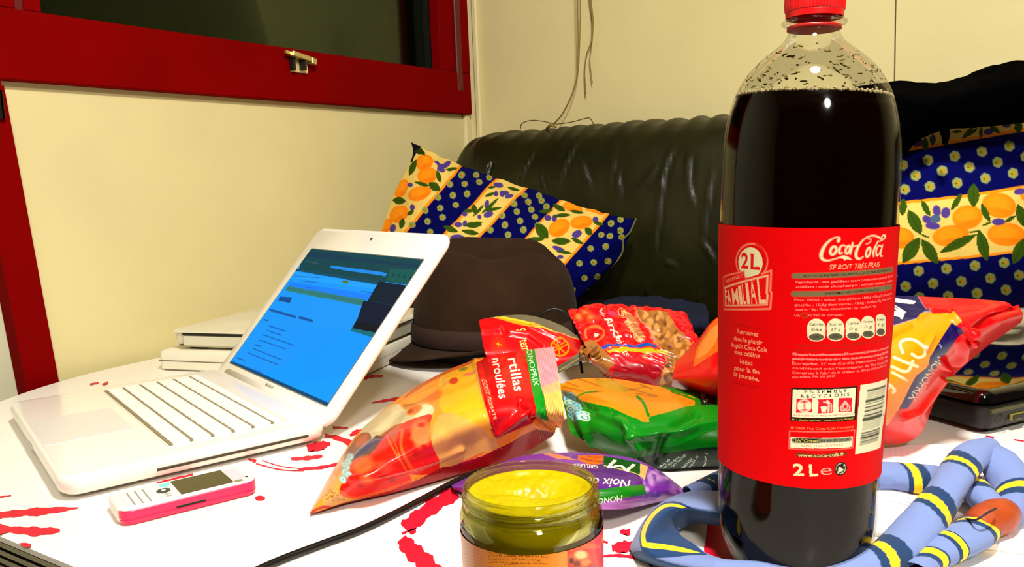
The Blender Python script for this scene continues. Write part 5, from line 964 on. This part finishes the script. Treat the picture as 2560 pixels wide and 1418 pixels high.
for i, (s_, b_) in enumerate([('Chaque bouteille contient 8 verres de 250 ml. À consommer', (1100, -12)), ('préférence avant le : voir bouchon ou bouteille. SA', (1100, 30)), ('Entreprise, 27 rue Camille Desmoulins, 92784 Issy', (1100, 72)), ('conditionné avec l\'autorisation de The Coca-Cola', (1100, 115)), ('Conserver à l\'abri de la chaleur et des produits odorants', (1085, 155)), ('une odeur. Ne pas geler.', (590, 268))]): cv.text(s_, (160, 52+i*46), b_, 24, TXT, .008, sag=-6)
cv.poly([(150, 372), (400, 378), (620, 370), (805, 355), (800, 520), (790, 690), (600, 710), (380, 712), (140, 700)], (40, 22, 14)); cv.poly([(165, 390), (400, 392), (620, 386), (788, 374), (772, 655), (600, 666), (380, 672), (155, 662)], (222, 214, 180)); cv.poly([(165, 390), (400, 392), (620, 386), (788, 374), (786, 385), (165, 400)], (222, 214, 180))
cv.text('E N S E M B L E', (282, 430), (695, 415), 30, (20, 16, 12), .012); cv.text('R E C Y C L O N S', (245, 472), (722, 452), 32, (20, 16, 12), .012)
for x0, y0, x1, y1 in [(200, 484, 360, 622), (416, 488, 566, 628), (616, 478, 748, 618)]: cv.poly([(x0, y0), (x1, y0-6), (x1-4, y1-8), (x0-2, y1)], (222, 24, 50))
cv.line([(280+62*cos(t), 553+58*sin(t)) for t in np.linspace(0, 6.28, 18)], 12, (222, 214, 180), 1, close=True); cv.poly([(215, 520), (345, 518), (345, 585), (215, 588)], (222, 214, 180)); cv.line([(280, 528), (280, 580)], 14, (222, 60, 80)); cv.poly([(440, 560), (500, 556), (492, 618), (450, 620)], (222, 214, 180)); cv.ell((512, 520), 18, 14, (222, 214, 180)); cv.line([(520, 545), (515, 610)], 16, (222, 214, 180)); cv.line([(545, 545), (545, 605)], 9, (222, 214, 180)); cv.line([(470, 515), (540, 530)], 8, (222, 214, 180)); cv.ell((505, 505), 10, 10, (222, 214, 180))
cv.line([(650, 550), (682, 510), (712, 546)], 10, (222, 214, 180)); cv.line([(640, 560), (640, 596), (672, 600)], 10, (222, 214, 180)); cv.line([(690, 600), (725, 594), (725, 560)], 10, (222, 214, 180)); cv.ell((683, 562), 30, 34, (236, 160, 150), ring=.4)
cv.text('BOUTEILLE + BAC = RECYCLAGE', (175, 652), (760, 636), 16, (200, 110, 90), .01); cv.text('Plus d\'informations : www.ecoemballages.fr', (155, 695), (770, 680), 16, (190, 170, 60), .01)
cv.text('© 2009 The Coca-Cola Company', (140, 780), (765, 765), 26, (236, 120, 70), .01)
cv.line([(135, 800), (450, 808), (775, 790), (758, 965), (450, 988), (125, 972)], 5, (232, 130, 110), 1, close=True); cv.text('SERVICE CONSOMMATEURS', (290, 842), (650, 832), 14, (130, 30, 10)); cv.poly([(145, 858), (450, 868), (755, 850), (750, 955), (450, 972), (140, 962)], (222, 214, 180)); cv.line([(180, 892), (430, 895)], 50, (40, 32, 14)); cv.line([(440, 895), (730, 880)], 44, (120, 118, 96)); cv.ell((183, 892), 18, 18, (190, 180, 130), ring=.25)
cv.text('N°Cristal', (210, 908), (415, 908), 28, (200, 190, 90), .01, .2); cv.text('09 69 39 39 29', (440, 910), (715, 898), 28, (30, 34, 28), .01); cv.text('APPEL NON SURTAXÉ', (240, 956), (660, 942), 20, (216, 110, 100))
cv.line([(215, 1032), (430, 1050), (675, 1020)], 38, (70, 48, 18), .9); cv.text('www.coca-cola.fr', (215, 1052), (675, 1040), 34, (206, 190, 130), .014)
cv.text('2', (168, 1236), (278, 1238), 116, (226, 206, 160), .03); cv.text('L', (330, 1244), (415, 1240), 116, (226, 206, 160), .03); cv.text('e', (440, 1238), (550, 1228), 112, (232, 160, 140), -.01)
cv.ell((640, 1172), 70, 70, (26, 24, 16), soft=.03); cv.ell((640, 1170), 57, 58, (206, 204, 170), soft=.03); cv.line([(600, 1195), (612, 1150), (660, 1125)], 26, (30, 30, 24), 1, True); cv.poly([(625, 1150), (668, 1180), (665, 1105)], (30, 30, 24)); cv.line([(680, 1150), (665, 1195), (625, 1215)], 18, (30, 30, 24), 1, True)
# barcode panel
cv.poly([(832, 348), (960, 325), (1095, 280), (1080, 560), (1050, 760), (1030, 960), (920, 1000), (780, 1030), (800, 700)], (216, 212, 180))
import itertools
bars = [(405, 22, 1), (430, 8, 2), (445, 8, 2), (462, 8, 2), (480, 6, 2), (508, 30, 1), (538, 8, 1), (570, 14, 0), (590, 5, 2), (608, 16, 0), (630, 4, 2), (652, 16, 0), (690, 40, 1), (722, 6, 2), (736, 6, 2), (750, 6, 2), (764, 6, 2), (778, 6, 2), (792, 6, 2), (824, 14, 0), (838, 6, 2), (850, 12, 0), (872, 20, 0), (890, 6, 1), (908, 12, 0), (922, 6, 1), (936, 14, 2)]
for y_, w_, c_ in bars:
    t_ = (y_-405)/530; xa = 905-t_*75; cv.line([(xa, y_), (xa+85, y_-20), (xa+175, y_-52)], w_, [(26, 28, 18), (70, 78, 56), (140, 140, 116)][c_])
for i in range(12): cv.text(str((i*7+3) % 10), (1065-i*2.5, 490+i*36), (1062-i*2.5, 512+i*36), 16, (60, 60, 50), upv=(1, 0))
# left badge
lt(1780, 560, 3.377)
BG = (226, 130, 96)
cv.line([(335+132*cos(t), 335+150*sin(t)) for t in np.linspace(0, 6.28, 26)[:-1]], 12, BG, 1, close=True); cv.line([(340+118*cos(t), 325+140*sin(t)) for t in np.linspace(-1.3, 1.2, 12)], 16, (200, 10, 16), 1)
cv.poly([(325+102*cos(t), 345+130*sin(t)) for t in np.linspace(0, 6.28, 30)], (208, 200, 156)); cv.text('2', (245, 388), (305, 396), 128, (206, 20, 22), .03); cv.text('L', (325, 398), (405, 404), 128, (206, 20, 22), .03)
cv.poly([(95, 470), (120, 450), (230, 420), (275, 415), (280, 480), (500, 412), (495, 590), (505, 600), (495, 740), (100, 742), (95, 600)], (210, 8, 14)); cv.line([(95, 470), (125, 452), (235, 428), (272, 415), (275, 465)], 10, BG); cv.line([(420, 440), (500, 412), (492, 588), (503, 600), (492, 735), (100, 738), (98, 470)], 12, BG); cv.line([(105, 558), (280, 500), (470, 455), (462, 600), (470, 620), (462, 690)], 14, (222, 170, 130)); cv.line([(110, 560), (112, 708), (465, 700)], 10, (222, 160, 120)); cv.text('format', (115, 520), (262, 466), 40, BG, .004, .1)
for i, (a, b_, h_) in enumerate([((118, 700), (165, 698), 130), ((175, 698), (228, 696), 140), ((236, 696), (262, 694), 160), ((268, 694), (290, 693), 170), ((298, 693), (322, 692), 180), ((332, 692), (382, 690), 200), ((398, 690), (455, 688), 215)]): cv.text('FAMILIAL'[[0, 2, 3, 4, 5, 6, 7][i]] if i else 'FA', a, b_, h_, (224, 172, 130), .01)
cv.line([(195, 868), (320, 890), (435, 908)], 4, (130, 10, 6)); cv.line([(175, 1352), (300, 1385), (420, 1405)], 4, (130, 10, 6))
for s_, a, b_ in [('Retrouvez', (215, 940), (392, 970)), ('dans le plaisir', (185, 998), (428, 1040)), ('du goût Coca-Cola', (160, 1050), (468, 1102)), ('sans caféine', (190, 1112), (405, 1150)), ('Idéal', (238, 1195), (340, 1215)), ('pour la fin', (190, 1248), (398, 1285)), ('de journée.', (178, 1295), (398, 1348))]: cv.text(s_, a, b_, 40, (226, 150, 110), .01)
nz, nk = pp.shape; i = np.arange(nz*nk).reshape(nz, nk); i2 = np.concatenate([i, i[:, :1]], 1); F = np.stack([i2[:-1, :-1], i2[:-1, 1:], i2[1:, 1:], i2[1:, :-1]], -1).reshape(-1, 4)
mesh('label', G.reshape(-1, 3), F, M_lab, bot, True, cv.c)
# ------------------------------------------------------------------ jar of dip
JC = (CAM+ray(1325, 1207)*.412); JH = JC[2]; JA = np.array([JC[0], JC[1], 0])
jar = empty('dip_jar', JA, 'open glass jar of yellow-green dip standing in front of the snack bags', 'jar')
k_ = JH/.095; g = lambda L: [(r, z*k_) for r, z in L]
jw = spline(np.array(g([(.0338, .0), (.0345, .004), (.0347, .02), (.0348, .040), (.0350, .062), (.0353, .072), (.0357, .0765), (.0356, .0795), (.0350, .0820), (.0340, .0838), (.0335, .0850), (.0335, .0862), (.0340, .0872), (.0338, .0886), (.0334, .0896), (.0337, .0906), (.0337, .0918), (.0332, .0930), (.0334, .0945), (.0330, .0952)])), 120)
inn = [(r-.0018, z) for r, z in jw[::-1] if z > .004]
M_glass = shell('jar_glass', (240, 240, 190), .03, .01, .55)
MB().lathe([(.001, .0)]+[tuple(x) for x in jw]+[tuple(x) for x in inn], 128, caps=False).obj('glass', M_glass, jar, True)
for h_, a0 in ((.0855, 0), (.0905, 2.1)):
    t_ = np.linspace(0, 2.1*pi, 90); MB().tube([(.0338*cos(a+a0), .0338*sin(a+a0), (h_-.0016*a/6)*k_) for a in t_], .00075*np.sin(np.linspace(.15, pi-.15, 90)), 8).obj('thread', M_glass, jar, True)
M_dip = mat('yellow_dip', (172, 156, 0), .35, var=.12, scale=60, coat=.08, spec=.2, bump=.2, bscale=120)
dipw = [(r-.0021, z) for r, z in jw if .004 < z < .0905*k_]; b = MB(); seg = 128; th = np.linspace(0, 2*pi, seg, endpoint=False); V = [(r*cos(a), r*sin(a), z) for r, z in dipw for a in th]
nr = 40; r0 = dipw[-1][0]; z0_ = dipw[-1][1]
for k in range(1, nr+1):
    r = r0*(1-k/nr*.985)
    for a in th:
        x, y = r*cos(a), r*sin(a); e = min(1, (r0-r)/.004)
        vx = (x*view[0]+y*view[1])/r0; sx_ = (x*side[0]+y*side[1])/r0
        dz = -.0045*e*(1-np.exp(-((r0-r)/.006)))+e*(.0034*np.exp(-(((sx_+.35)/.42)**2+((vx+.25)/.5)**2))-.004*np.exp(-(((sx_-.05)/.5)**2+((vx-.22)/.12)**2))+.0028*np.exp(-(((sx_-.1)/.6)**2+((vx-.62)/.2)**2))+.0012*float(fbm(np.array(x*260+9), np.array(y*260+4), 9, 3)))
        V.append((x, y, z0_+dz))
n = len(dipw)+nr; F = [(i*seg+j, i*seg+(j+1) % seg, (i+1)*seg+(j+1) % seg, (i+1)*seg+j) for i in range(n-1) for j in range(seg)]+[tuple(range((n-1)*seg, n*seg)), tuple(range(seg))[::-1]]
mesh('dip', V, F, M_dip, jar, True)
jr = (JA-CAM); phv = np.arctan2(jr[1], jr[0])+pi     # direction from the jar to the lens
PHj = np.concatenate([np.linspace(-1.7, 1.7, 420), np.linspace(1.7, 2*pi-1.7, 30)[1:-1]]); ZJ = np.linspace(.0735*k_, .006, 280); pp, zz = np.meshgrid(PHj, ZJ)
rr = np.interp(zz, jw[:, 1], jw[:, 0])+.0004; G = np.stack([rr*np.cos(phv+pp), rr*np.sin(phv+pp), zz], -1)
xp, yp = proj(G+JA); xp = np.where(np.abs(pp) > 1.6, 9999, xp); cv = Canvas(xp, yp, (238, 100, 22)).zoom(1120, 1100, 4.0)
cv.poly([(80, 900), (250, 1020), (500, 1075), (750, 1090), (1000, 1070), (1200, 1060), (1190, 2500), (60, 2500)], (244, 146, 42)); cv.poly([(80, 900), (390, 1060), (380, 2500), (60, 2500)], (232, 138, 70)); cv.line([(100, 920), (280, 1040), (500, 1085), (750, 1100), (1000, 1080), (1250, 1010), (1560, 840)], 34, (226, 44, 14), 1, True)
cv.poly([(1195, 1040), (1540, 830), (1700, 900), (1700, 2500), (1195, 2500)], (226, 24, 12)); cv.poly([(1200, 1120), (1330, 1040), (1500, 1050), (1520, 1080), (1300, 1100)], (238, 96, 20), .8, True)
cv.ell((1310, 1190), 110, 80, (214, 90, 30), soft=.5); cv.ell((1330, 1150), 60, 40, (236, 206, 140), soft=.6); cv.ell((1235, 1210), 24, 30, (90, 20, 10), soft=.5); cv.ell((1290, 1240), 40, 30, (130, 30, 12), soft=.6); cv.ell((1380, 1230), 50, 34, (240, 130, 60), soft=.6); cv.ell((1450, 1280), 60, 50, (190, 20, 10), soft=.6)
for i, (s_, a, b_) in enumerate([('Ingrédients : tomates, piments', (405, 1112), (900, 1135)), ('Sauce salsa au fromage fondu', (405, 1142), (690, 1172)), ('crème, sel, sucre, amidon, épices et arômes', (405, 1172), (1000, 1182)), ('À conserver au frais après ouverture', (405, 1202), (930, 1215)), ('Agiter avant emploi', (405, 1232), (700, 1246)), ('À consommer de préférence', (560, 1256), (1000, 1250)), ('Poids net 300 g', (405, 1290), (900, 1305)), ('Product of EU', (405, 1330), (900, 1345))]): cv.text(s_, a, b_, 22, (150, 60, 14), .006, sag=-8)
for i in range(9): cv.text('valeurs pour cent grammes'[:12+i % 5], (165, 1010+i*34), (340, 1060+i*34), 18, (190, 100, 60), sag=-3)
nz, nk = pp.shape; i = np.arange(nz*nk).reshape(nz, nk); i2 = np.concatenate([i, i[:, :1]], 1); F = np.stack([i2[:-1, :-1], i2[:-1, 1:], i2[1:, 1:], i2[1:, :-1]], -1).reshape(-1, 4)
mesh('label', G.reshape(-1, 3), F, mat('paper_label', attr=True, rough=.4, coat=.3), jar, True, cv.c)
# ------------------------------------------------------------------ sheets and notebook on the table
M_paper = mat('paper', attr=True, rough=.8)
def sheet(name, q, z, th, label, cat, art=None, edge=None):
    q = [P(a, b, z)[:2] for a, b in q]; A_, B_, C_, D_ = map(np.array, q); nv, nu = 200, 300
    v, u = np.meshgrid(np.linspace(0, 1, nv), np.linspace(0, 1, nu), indexing='ij'); v = v[..., None]; u = u[..., None]
    XY = (A_*(1-u)+B_*u)*(1-v)+(D_*(1-u)+C_*u)*v; G = np.concatenate([XY, np.full((nv, nu, 1), z+th)], -1)
    x, y = proj(G); cv = Canvas(x, y, (246, 238, 236))
    du = .005/np.linalg.norm(B_-A_); dv = .005/np.linalg.norm(D_-A_); uu, vv = u[..., 0].ravel(), v[..., 0].ravel()
    g_ = (np.abs((uu/du+.5) % 1-.5) < .11) | (np.abs((vv/dv+.5) % 1-.5) < .11); cv.c[g_] = cv.c[g_]*.6+lin((218, 206, 222))*.4
    if art: art(cv)
    B2 = G.copy(); B2[..., 2] = z+.0002; n = nv*nu; i = np.arange(n).reshape(nv, nu); rim = np.concatenate([i[0], i[1:, -1], i[-1, ::-1][1:], i[::-1, 0][1:-1]]); r2 = np.roll(rim, -1)
    k = len(rim); V = np.concatenate([G.reshape(-1, 3), B2.reshape(-1, 3)[rim]]); j = np.arange(k)+n; F = np.concatenate([gridf(nv, nu), np.stack([rim, j, np.roll(j, -1), r2], 1)])
    return tag(mesh(name, V, F, M_paper, None, False, np.concatenate([cv.c, np.tile(lin((232, 224, 214)), (k, 1))])), label, cat)
def scrib(cv, x0, y0, x1, y1, n, seed, col=(60, 56, 66)):
    r = np.random.RandomState(seed)
    for i in range(n):
        a = np.array([x0+(x1-x0)*r.rand(), y0+(y1-y0)*r.rand()]); p = [a+np.array([t*5, r.randn()*2.4+t*.8]) for t in range(r.randint(2, 6))]; cv.line(p, .9, col, .75, True)
def artA(cv): scrib(cv, 2440, 1120, 2560, 1175, 34, 3); scrib(cv, 2300, 1150, 2350, 1162, 5, 4); cv.line([(2495, 1128), (2515, 1134)], 4, (30, 28, 36), .9)
def artB(cv):
    scrib(cv, 2250, 1212, 2330, 1240, 18, 5); cv.line([(2225, 1252), (2285, 1268)], 1.2, (90, 80, 90), .8); cv.line([(2268, 1256), (2290, 1264), (2275, 1270)], 1.4, (90, 80, 90), .8); cv.line([(2188, 1343), (2300, 1362), (2400, 1372), (2640, 1400)], 5, (214, 96, 40))
    scrib(cv, 2520, 1190, 2575, 1250, 12, 8)
sheet('notebook', [(2150, 1208), (2680, 1262), (2700, 1404), (2140, 1336)], .0, .0045, 'open squared notebook with orange lower edge under the neckerchief', 'notebook', artB)
sheet('paper_sheet', [(2150, 1118), (2600, 1105), (2680, 1240), (2140, 1196)], .0052, .0006, 'squared paper sheet with handwriting behind the neckerchief, in front of the black laptop', 'paper', artA)
# ------------------------------------------------------------------ black laptop at the right border
K0 = P(2462, 1096, 0); kd = P(2600, 1063, 0)-K0; kd[2] = 0; kd /= np.linalg.norm(kd); kb = np.array([-kd[1], kd[0], 0]); AK = (kd, kb, LZ)
M_gb = mat('glossy_black', (4, 4, 5), .06, coat=1., croughness=.03, spec=.6); M_mb = mat('matt_black', (8, 8, 6), .4)
W_, D_ = .34, .21
blk = empty('laptop', K0+kd*W_/2+kb*D_/2, 'closed glossy black laptop at the right border of the table', 'laptop')
b = MB(); slab(b, -W_/2, W_/2, -D_/2, D_/2, .014, [.003, .006, .020, .0255, .0265], [.012, .004, 0, .001, .003], AK); autosmooth(b.obj('base', M_mb, blk), 40)
b = MB(); slab(b, -W_/2+.002, W_/2-.002, -D_/2+.002, D_/2, .014, [.0272, .029, .036, .0395, .0402], [.003, .0, .0012, .005, .009], AK); autosmooth(b.obj('lid', M_gb, blk), 60)
b = MB(); slab(b, -W_/2+.008, W_/2-.008, -D_/2-.0006, -D_/2+.004, .0008, [.021, .0246], [0, 0], AK); b.obj('front_trim', mat('dark_olive_trim', (62, 60, 22), .35), blk)
b = MB(); b.box((-W_/2+.034, -D_/2-.0008, .0105), (-W_/2+.052, -D_/2+.002, .0165), ax=AK, bev=.0006); o1 = b.obj('card_slot', mat('slot_rim', (120, 112, 40), .4), blk); b = MB(); b.box((-W_/2+.0355, -D_/2-.0012, .0115), (-W_/2+.0505, -D_/2+.001, .0155), ax=AK); b.obj('slot_inside', M_mb, o1)
b = MB(); b.tube([kd*(-W_/2+.022+.0045*cos(a))+kb*(-D_/2-.0004)+LZ*(.013+.0045*sin(a)) for a in np.linspace(0, 2*pi, 24)], .0004, 6); b.obj('round_socket', mat('socket_dark', (46, 44, 18), .4), blk)
b = MB(); b.box((-W_/2+.062, -D_/2-.0008, .0140), (-W_/2+.065, -D_/2+.001, .0152), ax=AK).obj('indicator', mat('pale_dot', (190, 190, 190), .4), blk)
for x_ in (-.14, .14):
    for y_ in (-.09, .09): MB().box((x_-.01, y_-.004, 0), (x_+.01, y_+.004, .0035), ax=AK).obj('foot', M_mb, blk)
# folded beige cloth behind it
C = ptz([[(2440, 905, .0), (2490, 880, .02), (2560, 880, .02), (2650, 880, .02), (2720, 900, 0)], [(2425, 850, .035), (2480, 835, .05), (2560, 830, .052), (2650, 830, .05), (2730, 840, .03)], [(2430, 800, .045), (2480, 780, .055), (2560, 770, .058), (2650, 770, .055), (2730, 790, .04)]])
G = patch(C, 60, 120); G = G+normals(G)*(.004*fbm(G[..., 0]*30, G[..., 1]*30, 77))[..., None]
G = G+CF*np.array([1, 1, 0])*.07
tag(closed('folded_cloth', G, .010, mat('beige_cloth', (186, 172, 138), .9, var=.2, scale=40, bump=.3), dirv=(0, .4, -.6), edge=.004, zmin=.001), 'beige folded cloth behind the closed black laptop at the right border', 'cloth')
# ------------------------------------------------------------------ black cables
M_cab = mat('black_rubber', (10, 10, 8), .35)
pts = np.array([P(x, y, z) for x, y, z in [(600, 1445, .0032), (700, 1400, .0032), (800, 1362, .0032), (900, 1325, .0032), (985, 1285, .0032), (1065, 1243, .0032), (1130, 1208, .0032), (1185, 1185, .0032), (1235, 1172, .0032)]]); sp_ = spline(pts, 90); sp_[:, 2] = .0030
o = MB().tube(sp_, .0026, 12).obj('power_cable', M_cab, None, True); tag(o, 'thick black power cable running under the tortilla bag to the bottom border', 'cable')
pts = np.array([D(x, y, 1.03) for x, y in [(1330, 830), (1345, 796), (1362, 780), (1385, 773), (1405, 778), (1422, 796), (1436, 830)]]); pts[0][2] = .06; pts[-1][2] = .06
pts = np.vstack([[pts[0]+[-.01, -.01, -.055]], pts, [pts[-1]+[.015, -.01, -.055]]])
o = MB().tube(spline(pts, 60), .0019, 10).obj('cable_loop', M_cab, None, True); tag(o, 'black cable loop arching up between the hat and the peanut bag', 'cable')
# ------------------------------------------------------------------ scout neckerchief, rolled
sc_ = empty('neckerchief', P(2100, 1380, 0), 'light blue rolled neckerchief with yellow edging and leather knot, around the bottle foot', 'scarf')
SO_ = np.array(sc_.location)-[0, 0, TZ]
M_cloth = mat('scarf_cotton', attr=True, rough=.85, bump=.3, bscale=700, sheen=.1, bdist=.0003)
LB = lin((112, 132, 186)); NB = lin((0, 48, 92)); YE = lin((250, 208, 12))
def roll(pts, rad, bands, name='rolled_strand', flat=.8):
    p = spline(np.array([P(x, y, z) for x, y, z in pts]), 260); n = len(p); rad = np.interp(np.linspace(0, 1, n), np.linspace(0, 1, len(rad)), rad); seg = 56
    px_, py_ = proj(p); T_ = np.gradient(p, axis=0); T_ /= np.linalg.norm(T_, axis=1)[:, None]; A = np.cross(T_, LZ); A /= np.linalg.norm(A, axis=1)[:, None]; B = np.cross(A, T_); th = np.linspace(0, 2*pi, seg, endpoint=False)
    s_ = np.concatenate([[0], np.cumsum(np.linalg.norm(np.diff(p, axis=0), axis=1))])
    S, TH = np.meshgrid(s_, th, indexing='ij'); w_ = 1+.07*np.sin(TH*2+S*60)+.04*fbm(S*90, TH*2, 3)
    lip = 1+.05*np.clip(np.sin(TH-S*34), .82, 1)
    V = p[:, None]+rad[:, None, None]*w_[..., None]*(np.cos(TH)[..., None]*A[:, None]+flat*np.sin(TH)[..., None]*B[:, None])
    V[..., 2] = np.maximum(V[..., 2], .0015)
    x, y = proj(V); c = np.tile(LB, (x.size, 1)).reshape(x.shape+(3,))
    for k, (bx_, by_, slope, wn, wy) in enumerate(bands):      # band centre on the strand (photo px), slant, navy and yellow half width in m
        j = np.argmin(np.hypot(px_-bx_, py_-by_)); q = S-s_[j]-slope*rad[j]*np.sin(TH-pi/2+0)*0-slope*rad[j]*np.cos(TH)
        c[np.abs(q) < wn] = NB; c[np.abs(q+wn*.22) < wy] = YE
    F = [(i*seg+j, i*seg+(j+1) % seg, (i+1)*seg+(j+1) % seg, (i+1)*seg+j) for i in range(n-1) for j in range(seg)]; F = np.array(F)
    return mesh(name, (V-SO_).reshape(-1, 3), F, M_cloth, sc_, True, c.reshape(-1, 3))
roll([(1790, 1432, .008), (1900, 1440, .009), (2030, 1440, .010), (2130, 1432, .011), (2215, 1395, .013), (2290, 1330, .017), (2345, 1260, .024), (2385, 1195, .031), (2430, 1140, .036), (2475, 1118, .036)], [.010, .0105, .011, .0115, .0125, .0125, .0125, .0118, .011, .0085],
     [(2212, 1400, -.35, .0125, .0035), (2342, 1282, -.35, .0115, .0036), (2402, 1172, -.35, .0100, .0030)])
roll([(2462, 1112, .034), (2495, 1150, .031), (2520, 1195, .024), (2532, 1240, .018), (2528, 1275, .014), (2505, 1290, .0125)], [.006, .0125, .0135, .012, .011, .009], [(2474, 1132, .6, .0065, .0028), (2533, 1245, .5, .0085, .003)])
roll([(2170, 1192, .011), (2230, 1190, .012), (2300, 1198, .013), (2370, 1208, .015), (2425, 1222, .017), (2460, 1248, .018), (2490, 1272, .016)], [.0135, .0135, .0135, .0125, .012, .011, .009], [(2282, 1196, .8, .009, .0032), (2450, 1232, -.2, .009, .0028)])
roll([(2465, 1315, .012), (2432, 1335, .012), (2395, 1355, .011), (2355, 1378, .010), (2318, 1402, .009), (2290, 1440, .008)], [.010, .0118, .012, .0115, .010, .009], [(2436, 1332, .5, .0065, .003), (2368, 1370, -.2, .005, .0026), (2312, 1412, .6, .007, .0035)])
# leather knot
kp_ = spline(np.array([P(2440, 1318, .014), P(2468, 1303, .015), P(2496, 1292, .015), P(2514, 1284, .014)]), 30)
MB().tube(kp_, np.interp(np.linspace(0, 1, 30), [0, .25, .6, 1], [.0085, .0112, .0118, .0098]), 24).obj('leather_knot', mat('brown_leather', (166, 66, 22), .45, var=.2, scale=60, bump=.3, bscale=200), sc_, True).location = Vector(-SO_)
b = MB(); b.tube(spline(np.array([P(2390, 1303, .016), P(2415, 1298, .020), P(2440, 1300, .026), P(2468, 1283, .030), P(2490, 1272, .0285)]), 30)-SO_, .0007, 6); b.obj('leather_lace', mat('dark_lace', (50, 26, 30), .6), sc_, True)
# unrolled end at the left
R_ = [[(1800, 1228, .014), (1745, 1226, .012), (1690, 1238, .010), (1645, 1262, .008), (1612, 1298, .006), (1590, 1335, .004), (1576, 1372, .003), (1600, 1398, .002), (1680, 1425, .002), (1800, 1450, .003)],
      [(1800, 1262, .030), (1745, 1256, .029), (1700, 1256, .027), (1662, 1270, .026), (1635, 1298, .024), (1616, 1330, .022), (1606, 1366, .017), (1624, 1388, .014), (1690, 1412, .012), (1800, 1430, .012)],
      [(1800, 1290, .026), (1752, 1282, .026), (1712, 1278, .024), (1680, 1290, .022), (1662, 1310, .020), (1652, 1332, .018), (1648, 1352, .018), (1665, 1368, .017), (1715, 1390, .016), (1800, 1404, .016)],
      [(1800, 1312, .012), (1765, 1306, .012), (1738, 1304, .010), (1712, 1314, .008), (1698, 1326, .008), (1702, 1338, .010), (1718, 1350, .012), (1742, 1364, .014), (1768, 1384, .015), (1808, 1398, .015)]]
G = patch(ptz(R_), 120, 320); x, y = proj(G); cv = Canvas(x, y, (108, 126, 176)).zoom(1560, 1180, 5.957)
cv.poly([(1190, 670), (1000, 530), (860, 460), (740, 435), (600, 455), (480, 530), (330, 690), (250, 850), (225, 1000), (245, 1130), (300, 1260), (420, 1285), (700, 1275), (1050, 1235), (1250, 1240), (1060, 1090), (900, 960), (760, 800), (900, 700), (1100, 740)], (2, 50, 96))
cv.line([(1130, 760), (1090, 660), (960, 570), (820, 510), (680, 495), (560, 530), (430, 640), (330, 790), (285, 940), (300, 1080)], (20, 36, 36, 40, 46, 52, 58, 62, 66, 70), (250, 208, 12), 1, True); cv.line([(300, 1085), (420, 1100), (620, 1120), (860, 1160), (1130, 1205)], (70, 84, 74, 70, 8), (250, 208, 12), 1, True); cv.line([(330, 1088), (620, 1118), (900, 1160)], 6, (190, 140, 0), .8); cv.line([(300, 1060), (290, 940), (340, 790)], 5, (200, 150, 0), .6, True)
mesh('folded_end', (np.concatenate([G.reshape(-1, 3), (G-[0, 0, .0012]).reshape(-1, 3)])-SO_), np.concatenate([gridf(120, 320), gridf(120, 320, 120*320, True)]), M_cloth, sc_, True, np.concatenate([cv.c, np.tile(lin((20, 60, 100)), (len(cv.c), 1))]))
roll([(1718, 1232, .008), (1790, 1210, .010), (1860, 1192, .012), (1960, 1180, .012), (2080, 1180, .012), (2180, 1190, .012)], [.006, .010, .012, .013, .0135, .0135], [(1770, 1216, .6, .008, .0001)])
o = MB().tube(spline(np.array([P(x, y, .002) for x, y in [(1574, 1378), (1596, 1388), (1615, 1402), (1632, 1425)]]), 20)-SO_, .0008, 6).obj('scarf_cord', M_cab, sc_, True)
